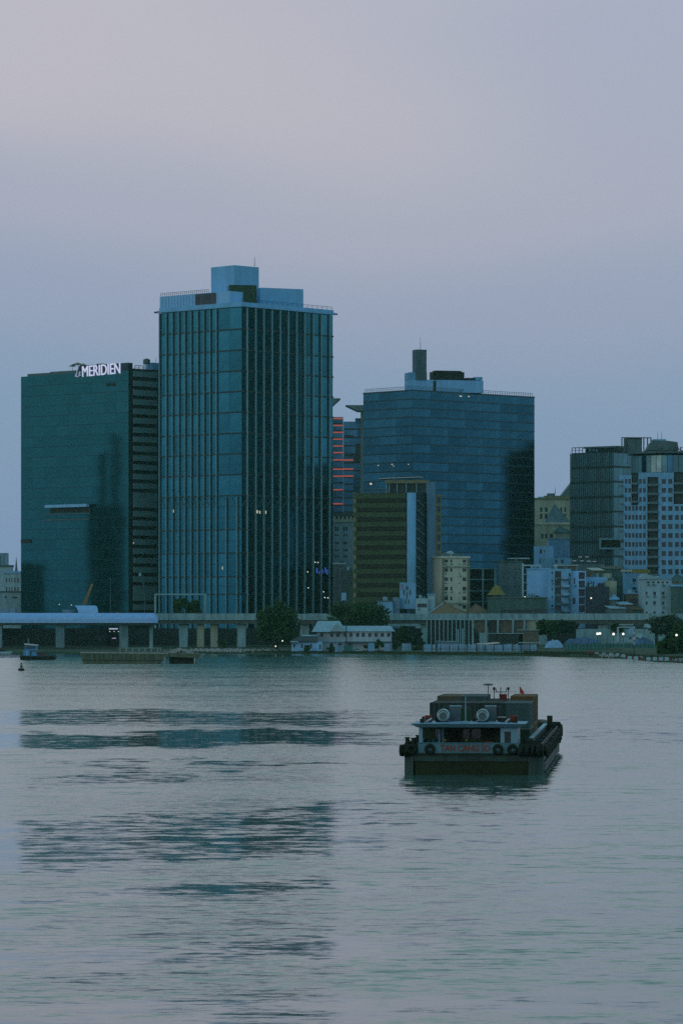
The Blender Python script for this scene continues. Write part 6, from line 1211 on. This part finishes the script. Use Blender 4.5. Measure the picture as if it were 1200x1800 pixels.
for a, c in ((-2.42, -1.32), (.98, 1.98)): b = MB(); b.box(a, c, 3.0, 4.0, 4.87, 6.42); bp(b, 'roof_locker', M['cabinet']); b = MB(); b.box(a - .03, c + .03, 2.97, 4.03, 6.421, 6.5); bp(b, 'locker_lid', M['fin'])
b = MB(); b.box(-1.3, -.4, 3.2, 3.9, 4.87, 6.2); bp(b, 'green_locker', M['cont_green'])
b = MB(); b.tube((-.75, .3, 4.9), (-.75, .3, 7.45), .06, .045, 8); bp(b, 'mast', M['cabin']); b = MB(); b.hexa([(-1.05, .1, 4.87), (-.45, .1, 4.87), (-.45, .5, 4.87), (-1.05, .5, 4.87), (-.95, .15, 5.12), (-.55, .15, 5.12), (-.55, .45, 5.12), (-.95, .45, 5.12)]); bp(b, 'mast_step', M['cabin'])
for x_, z0 in ((-4.4, 5.18), (3.75, 5.18)): b = MB(); b.box(x_ - .35, x_ + .35, 2.2, 2.7, z0 - .2, z0 + .4); bp(b, 'red_box', M['red']); b = MB(); b.box(x_ - .3, x_ + .3, 2.25, 2.65, 4.88, z0 - .21); bp(b, 'box_stand', M['black'])
for a, c in (((-4.55, 1.2, 5.0), (-4.0, 1.2, 5.32)), ((3.0, 1.2, 4.98), (3.4, 1.2, 5.3))): b = MB(); b.tube(a, c, .1, .1, 8); bp(b, 'searchlight', M['raft'])
for x_, h_ in ((-4.85, .62), (-5.05, .4), (2.7, .55), (3.3, .35), (4.0, .6)): b = MB(); b.box(x_ - .12, x_ + .12, 1.4, 1.65, 4.87, 4.87 + h_); bp(b, 'roof_vent', M['black'])
for a, c, h_ in ((-3.75, -3.45, .75), (-.25, .15, .45), (2.2, 3.0, .5)): b = MB(); b.box(a, c, 2.4, 3.2, 4.87, 4.87 + h_); bp(b, 'roof_locker', M['black'])
b = MB(); b.box(2.2, 3.0, 2.3, 2.39, 5.4, 5.46); bp(b, 'locker_edge', M['awning'])
# hold coaming
for sx in (1, -1): b = MB(); b.box(min(sx * 4.95, sx * 5.25), max(sx * 4.95, sx * 5.25), 9.5, 60, 2.003, 3.15); bp(b, 'hold_coaming', M['hullgrey']); b = MB(); b.box(min(sx * 4.9, sx * 5.35), max(sx * 4.9, sx * 5.35), 9.5, 60, 3.151, 3.22); bp(b, 'coaming_rail', M['roofgrey'])
b = MB(); b.box(-5.25, 5.25, 9.3, 9.49, 2.003, 3.15); bp(b, 'hold_coaming', M['hullgrey']); b = MB(); b.box(-5.25, 5.25, 60.01, 60.3, 2.003, 3.3); bp(b, 'hold_coaming', M['hullgrey'])
for k in range(15):
    y_ = 12 + k * 3.1; b = MB(); b.lathe([(.13, 2.0), (.13, 2.55), (.2, 2.56), (.2, 2.62)], (5.95, y_, 0), 8); bp(b, 'side_bollard', M['black']); b = MB(); b.box(5.72, 6.1, y_ + .4, y_ + .9, 2.005, 2.45 + .15 * (k % 3)); bp(b, 'side_valve', M['teal' if k % 3 else 'raft'])
b = MB(); b.box(5.3, 5.9, 58.6, 59.4, 2.003, 4.1); bp(b, 'bow_winch', M['black']); b = MB(); b.box(-1.8, 1.8, 61.5, 64.5, 2.003, 3.4); bp(b, 'bow_winch', M['black'])
b = MB(); b.tube((.1, 61, 2.0), (.1, 61, 7.2), .07, .05, 8); bp(b, 'foremast', M['cabinet']); b = MB(); b.box(-.45, .75, 60.95, 61.05, 6.62, 6.7); b.box(-.45, -.37, 60.95, 61.05, 6.71, 7.05); b.box(.67, .75, 60.95, 61.05, 6.71, 7.05); bp(b, 'mast_crosstree', M['cabinet'])
for x_, h_ in ((-.62, 6.9), (.95, 6.9)): b = MB(); b.tube((x_, 60.8, 2.0), (x_, 60.8, h_), .05, .05, 6); b.box(x_ - .14, x_ + .14, 60.7, 60.9, h_, h_ + .3); bp(b, 'light_post', M['black'])
b = MB(); b.tube((-.1, 34.0, 6.0), (-.1, 34.0, 7.85), .05, .05, 6); b.lathe([(.1, 7.86), (.5, 7.9), (.5, 8.02), (.1, 8.1)], (-.1, 34.0, 0), 12); bp(b, 'radar_post', M['cabinet'])
b = MB(); b.tube((2.25, 60.5, 2.0), (2.25, 60.5, 7.3), .04, .03, 6); fp = bp(b, 'flag_staff', M['cabinet']); b = MB(); fl_ = [(2.28, 7.28), (2.28, 6.6), (2.5, 6.42), (2.68, 6.35), (2.72, 6.65), (2.5, 6.98)]; b.prism(fl_, 60.49, 60.51); bp(b, 'flag', mat('red flag', (0.4, 0.04, 0.03), 0.8, 0, 0.2, 2.0), False, fp)
# containers
def cont_mesh(m, h, dm):
    w, l = 2.44, 12.19; b = MB(); b.box(-w / 2 + .05, w / 2 - .05, .06, l - .05, .05, h - .06)
    for sx in (-1, 1):
        for k in range(42): y_ = .3 + k * .277; a0, a1 = sorted((sx * (w / 2 - .05), sx * (w / 2 - .005))); b.box(a0, a1, y_, y_ + .14, .16, h - .14)
    for k in range(40): y_ = .35 + k * .29; b.box(-w / 2 + .08, w / 2 - .08, y_, y_ + .16, h - .06, h - .03)
    body = b.data('body', m); b = MB()
    for sx in (-1, 1):
        for y_ in (0, l - .16):
            a0, a1 = sorted((sx * w / 2, sx * (w / 2 - .16))); b.box(a0, a1, y_, y_ + .16, 0, h)
        a0, a1 = sorted((sx * w / 2, sx * (w / 2 - .1))); b.box(a0, a1, .161, l - .161, 0, .15); b.box(a0, a1, .161, l - .161, h - .12, h)
    for y_ in (0.0, l - .1):
        b.box(-w / 2 + .161, w / 2 - .161, y_, y_ + .1, 0, .15); b.box(-w / 2 + .161, w / 2 - .161, y_, y_ + .1, h - .12, h)
    frame = b.data('frame', m); b = MB(); b.box(0.005, w / 2 - .17, .02, .058, .16, h - .13); dr = b.data('door', dm); b = MB()
    for q in (.25, .75): b.tube((q, 0, .12), (q, 0, h - .1), .03, .03, 6)
    bar = b.data('locking_bar', M['cabinet']); b = MB(); b.box(.1, .85, .012, .019, h - .42, h - .34); mk = b.data('marking', M['cabinet'])
    return body, frame, dr, bar, mk
CM = {}
def container(lx, ly, lz, h, m, label, group=None, logo=False):
    k = (m, h)
    if k not in CM: CM[k] = cont_mesh(M[m], h, M[m])
    p = RB_ @ Vector((lx, ly, lz)) + BO; t = thing('shipping_container', label, 'container', p, group or 'containers on the barge'); t.rotation_euler = (0, 0, -HEAD)
    for n_, d_ in zip(('body', 'frame', 'door', 'locking_bar', 'marking'), CM[k]):
        o = bpy.data.objects.new(n_, d_); COL.objects.link(o); o.parent = t
        if n_ in ('door', 'locking_bar'):
            q = bpy.data.objects.new(n_, d_); COL.objects.link(q); q.parent = t; q.location = (-1.05 if n_ == 'door' else -1.0, 0, 0)
        if n_ == 'marking': o.location = (-.6 if int(lx * 7) % 2 else .1, 0, 0)
    return t
xs4 = [-3.78, -1.29, 1.20, 3.69]
up = [('cont_dark', 'dark grey container, leftmost of the four ends facing the stern'), ('cont_dark', 'dark grey container second from the left facing the stern'), ('cont_dark', 'dark grey container third from the left facing the stern'), ('cont_teal', 'teal grey container at the right end of the row facing the stern')]
for x_, (m, lab) in zip(xs4, up): container(x_, 14, 3.92, 2.59, m, lab)
for x_, m in zip(xs4[:3], ('cont_dark', 'cont_green', 'cont_dark')): container(x_, 14, 1.32 + .69, 1.9, m, 'dark container of the lower tier hidden behind the wheelhouse', 'hidden lower containers')
container(xs4[3], 14, 2.01, 1.9, 'cont_dark', 'dark container under the teal grey one at the right of the stack')
for x_, m, lab in ((xs4[0], 'cont_brown', 'container with a rusty brown roof at the back left of the stack'), (xs4[1], 'cont_teal', 'container with a teal roof beside the brown roofed one at the back'), (xs4[3], 'cont_orange', 'rust orange container standing tallest at the back right of the stack')): container(x_, 26.9, 4.12, 2.79, m, lab)
container(xs4[2], 26.9, 4.12, 2.3, 'cont_dark', 'low dark container between the teal roofed one and the orange one')
for x_, m in zip(xs4, ('cont_dark', 'cont_green', 'cont_dark', 'cont_orange')): container(x_, 26.9, 2.01, 2.1, m, 'container of the lower tier at the back of the stack' if m != 'cont_orange' else 'rust orange container under the tallest orange one at the back right', 'hidden back containers' if m != 'cont_orange' else None)
p = RB_ @ Vector((-.15 + 1.6, 34, 6.43)) + BO; t = thing('red_crate', 'small red crate on top of the low dark container', 'crate', p); b = MB(); b.box(p.x - .38, p.x + .38, p.y - .3, p.y + .3, p.z, p.z + .5); part(b, 'box', M['red'], t); b = MB(); b.box(p.x - .44, p.x + .44, p.y - .36, p.y + .36, p.z + .501, p.z + .56); part(b, 'lid', M['cont_brown'], t)
p = RB_ @ Vector((4.55, 9.8, 3.23)) + BO; t = thing('beige_crate', 'beige topped crate on the coaming right behind the white wheelhouse', 'crate', p); b = MB(); b.box(p.x - .45, p.x + .45, p.y, p.y + 1.6, p.z, p.z + .75); part(b, 'box', M['cont_green'], t); b = MB(); b.box(p.x - .5, p.x + .5, p.y - .05, p.y + 1.65, p.z + .751, p.z + .83); part(b, 'lid', M['cont_brown'], t)

# ------------------------------------------------------------------ evening haze
b = MB(); b.box(-1600, 1600, -110, 3800, -3, 260)
hz = b.build('haze', None); hz['kind'] = 'stuff'
hm = bpy.data.materials.new('haze'); hm.use_nodes = True; hn = hm.node_tree; hn.nodes.clear()
ho_ = hn.nodes.new('ShaderNodeOutputMaterial'); pv = hn.nodes.new('ShaderNodeVolumePrincipled'); pv.inputs['Color'].default_value = (0.42, 0.95, 0.72, 1); pv.inputs['Density'].default_value = 3.2e-5
hn.links.new(pv.outputs[0], ho_.inputs['Volume']); hz.data.materials.append(hm)
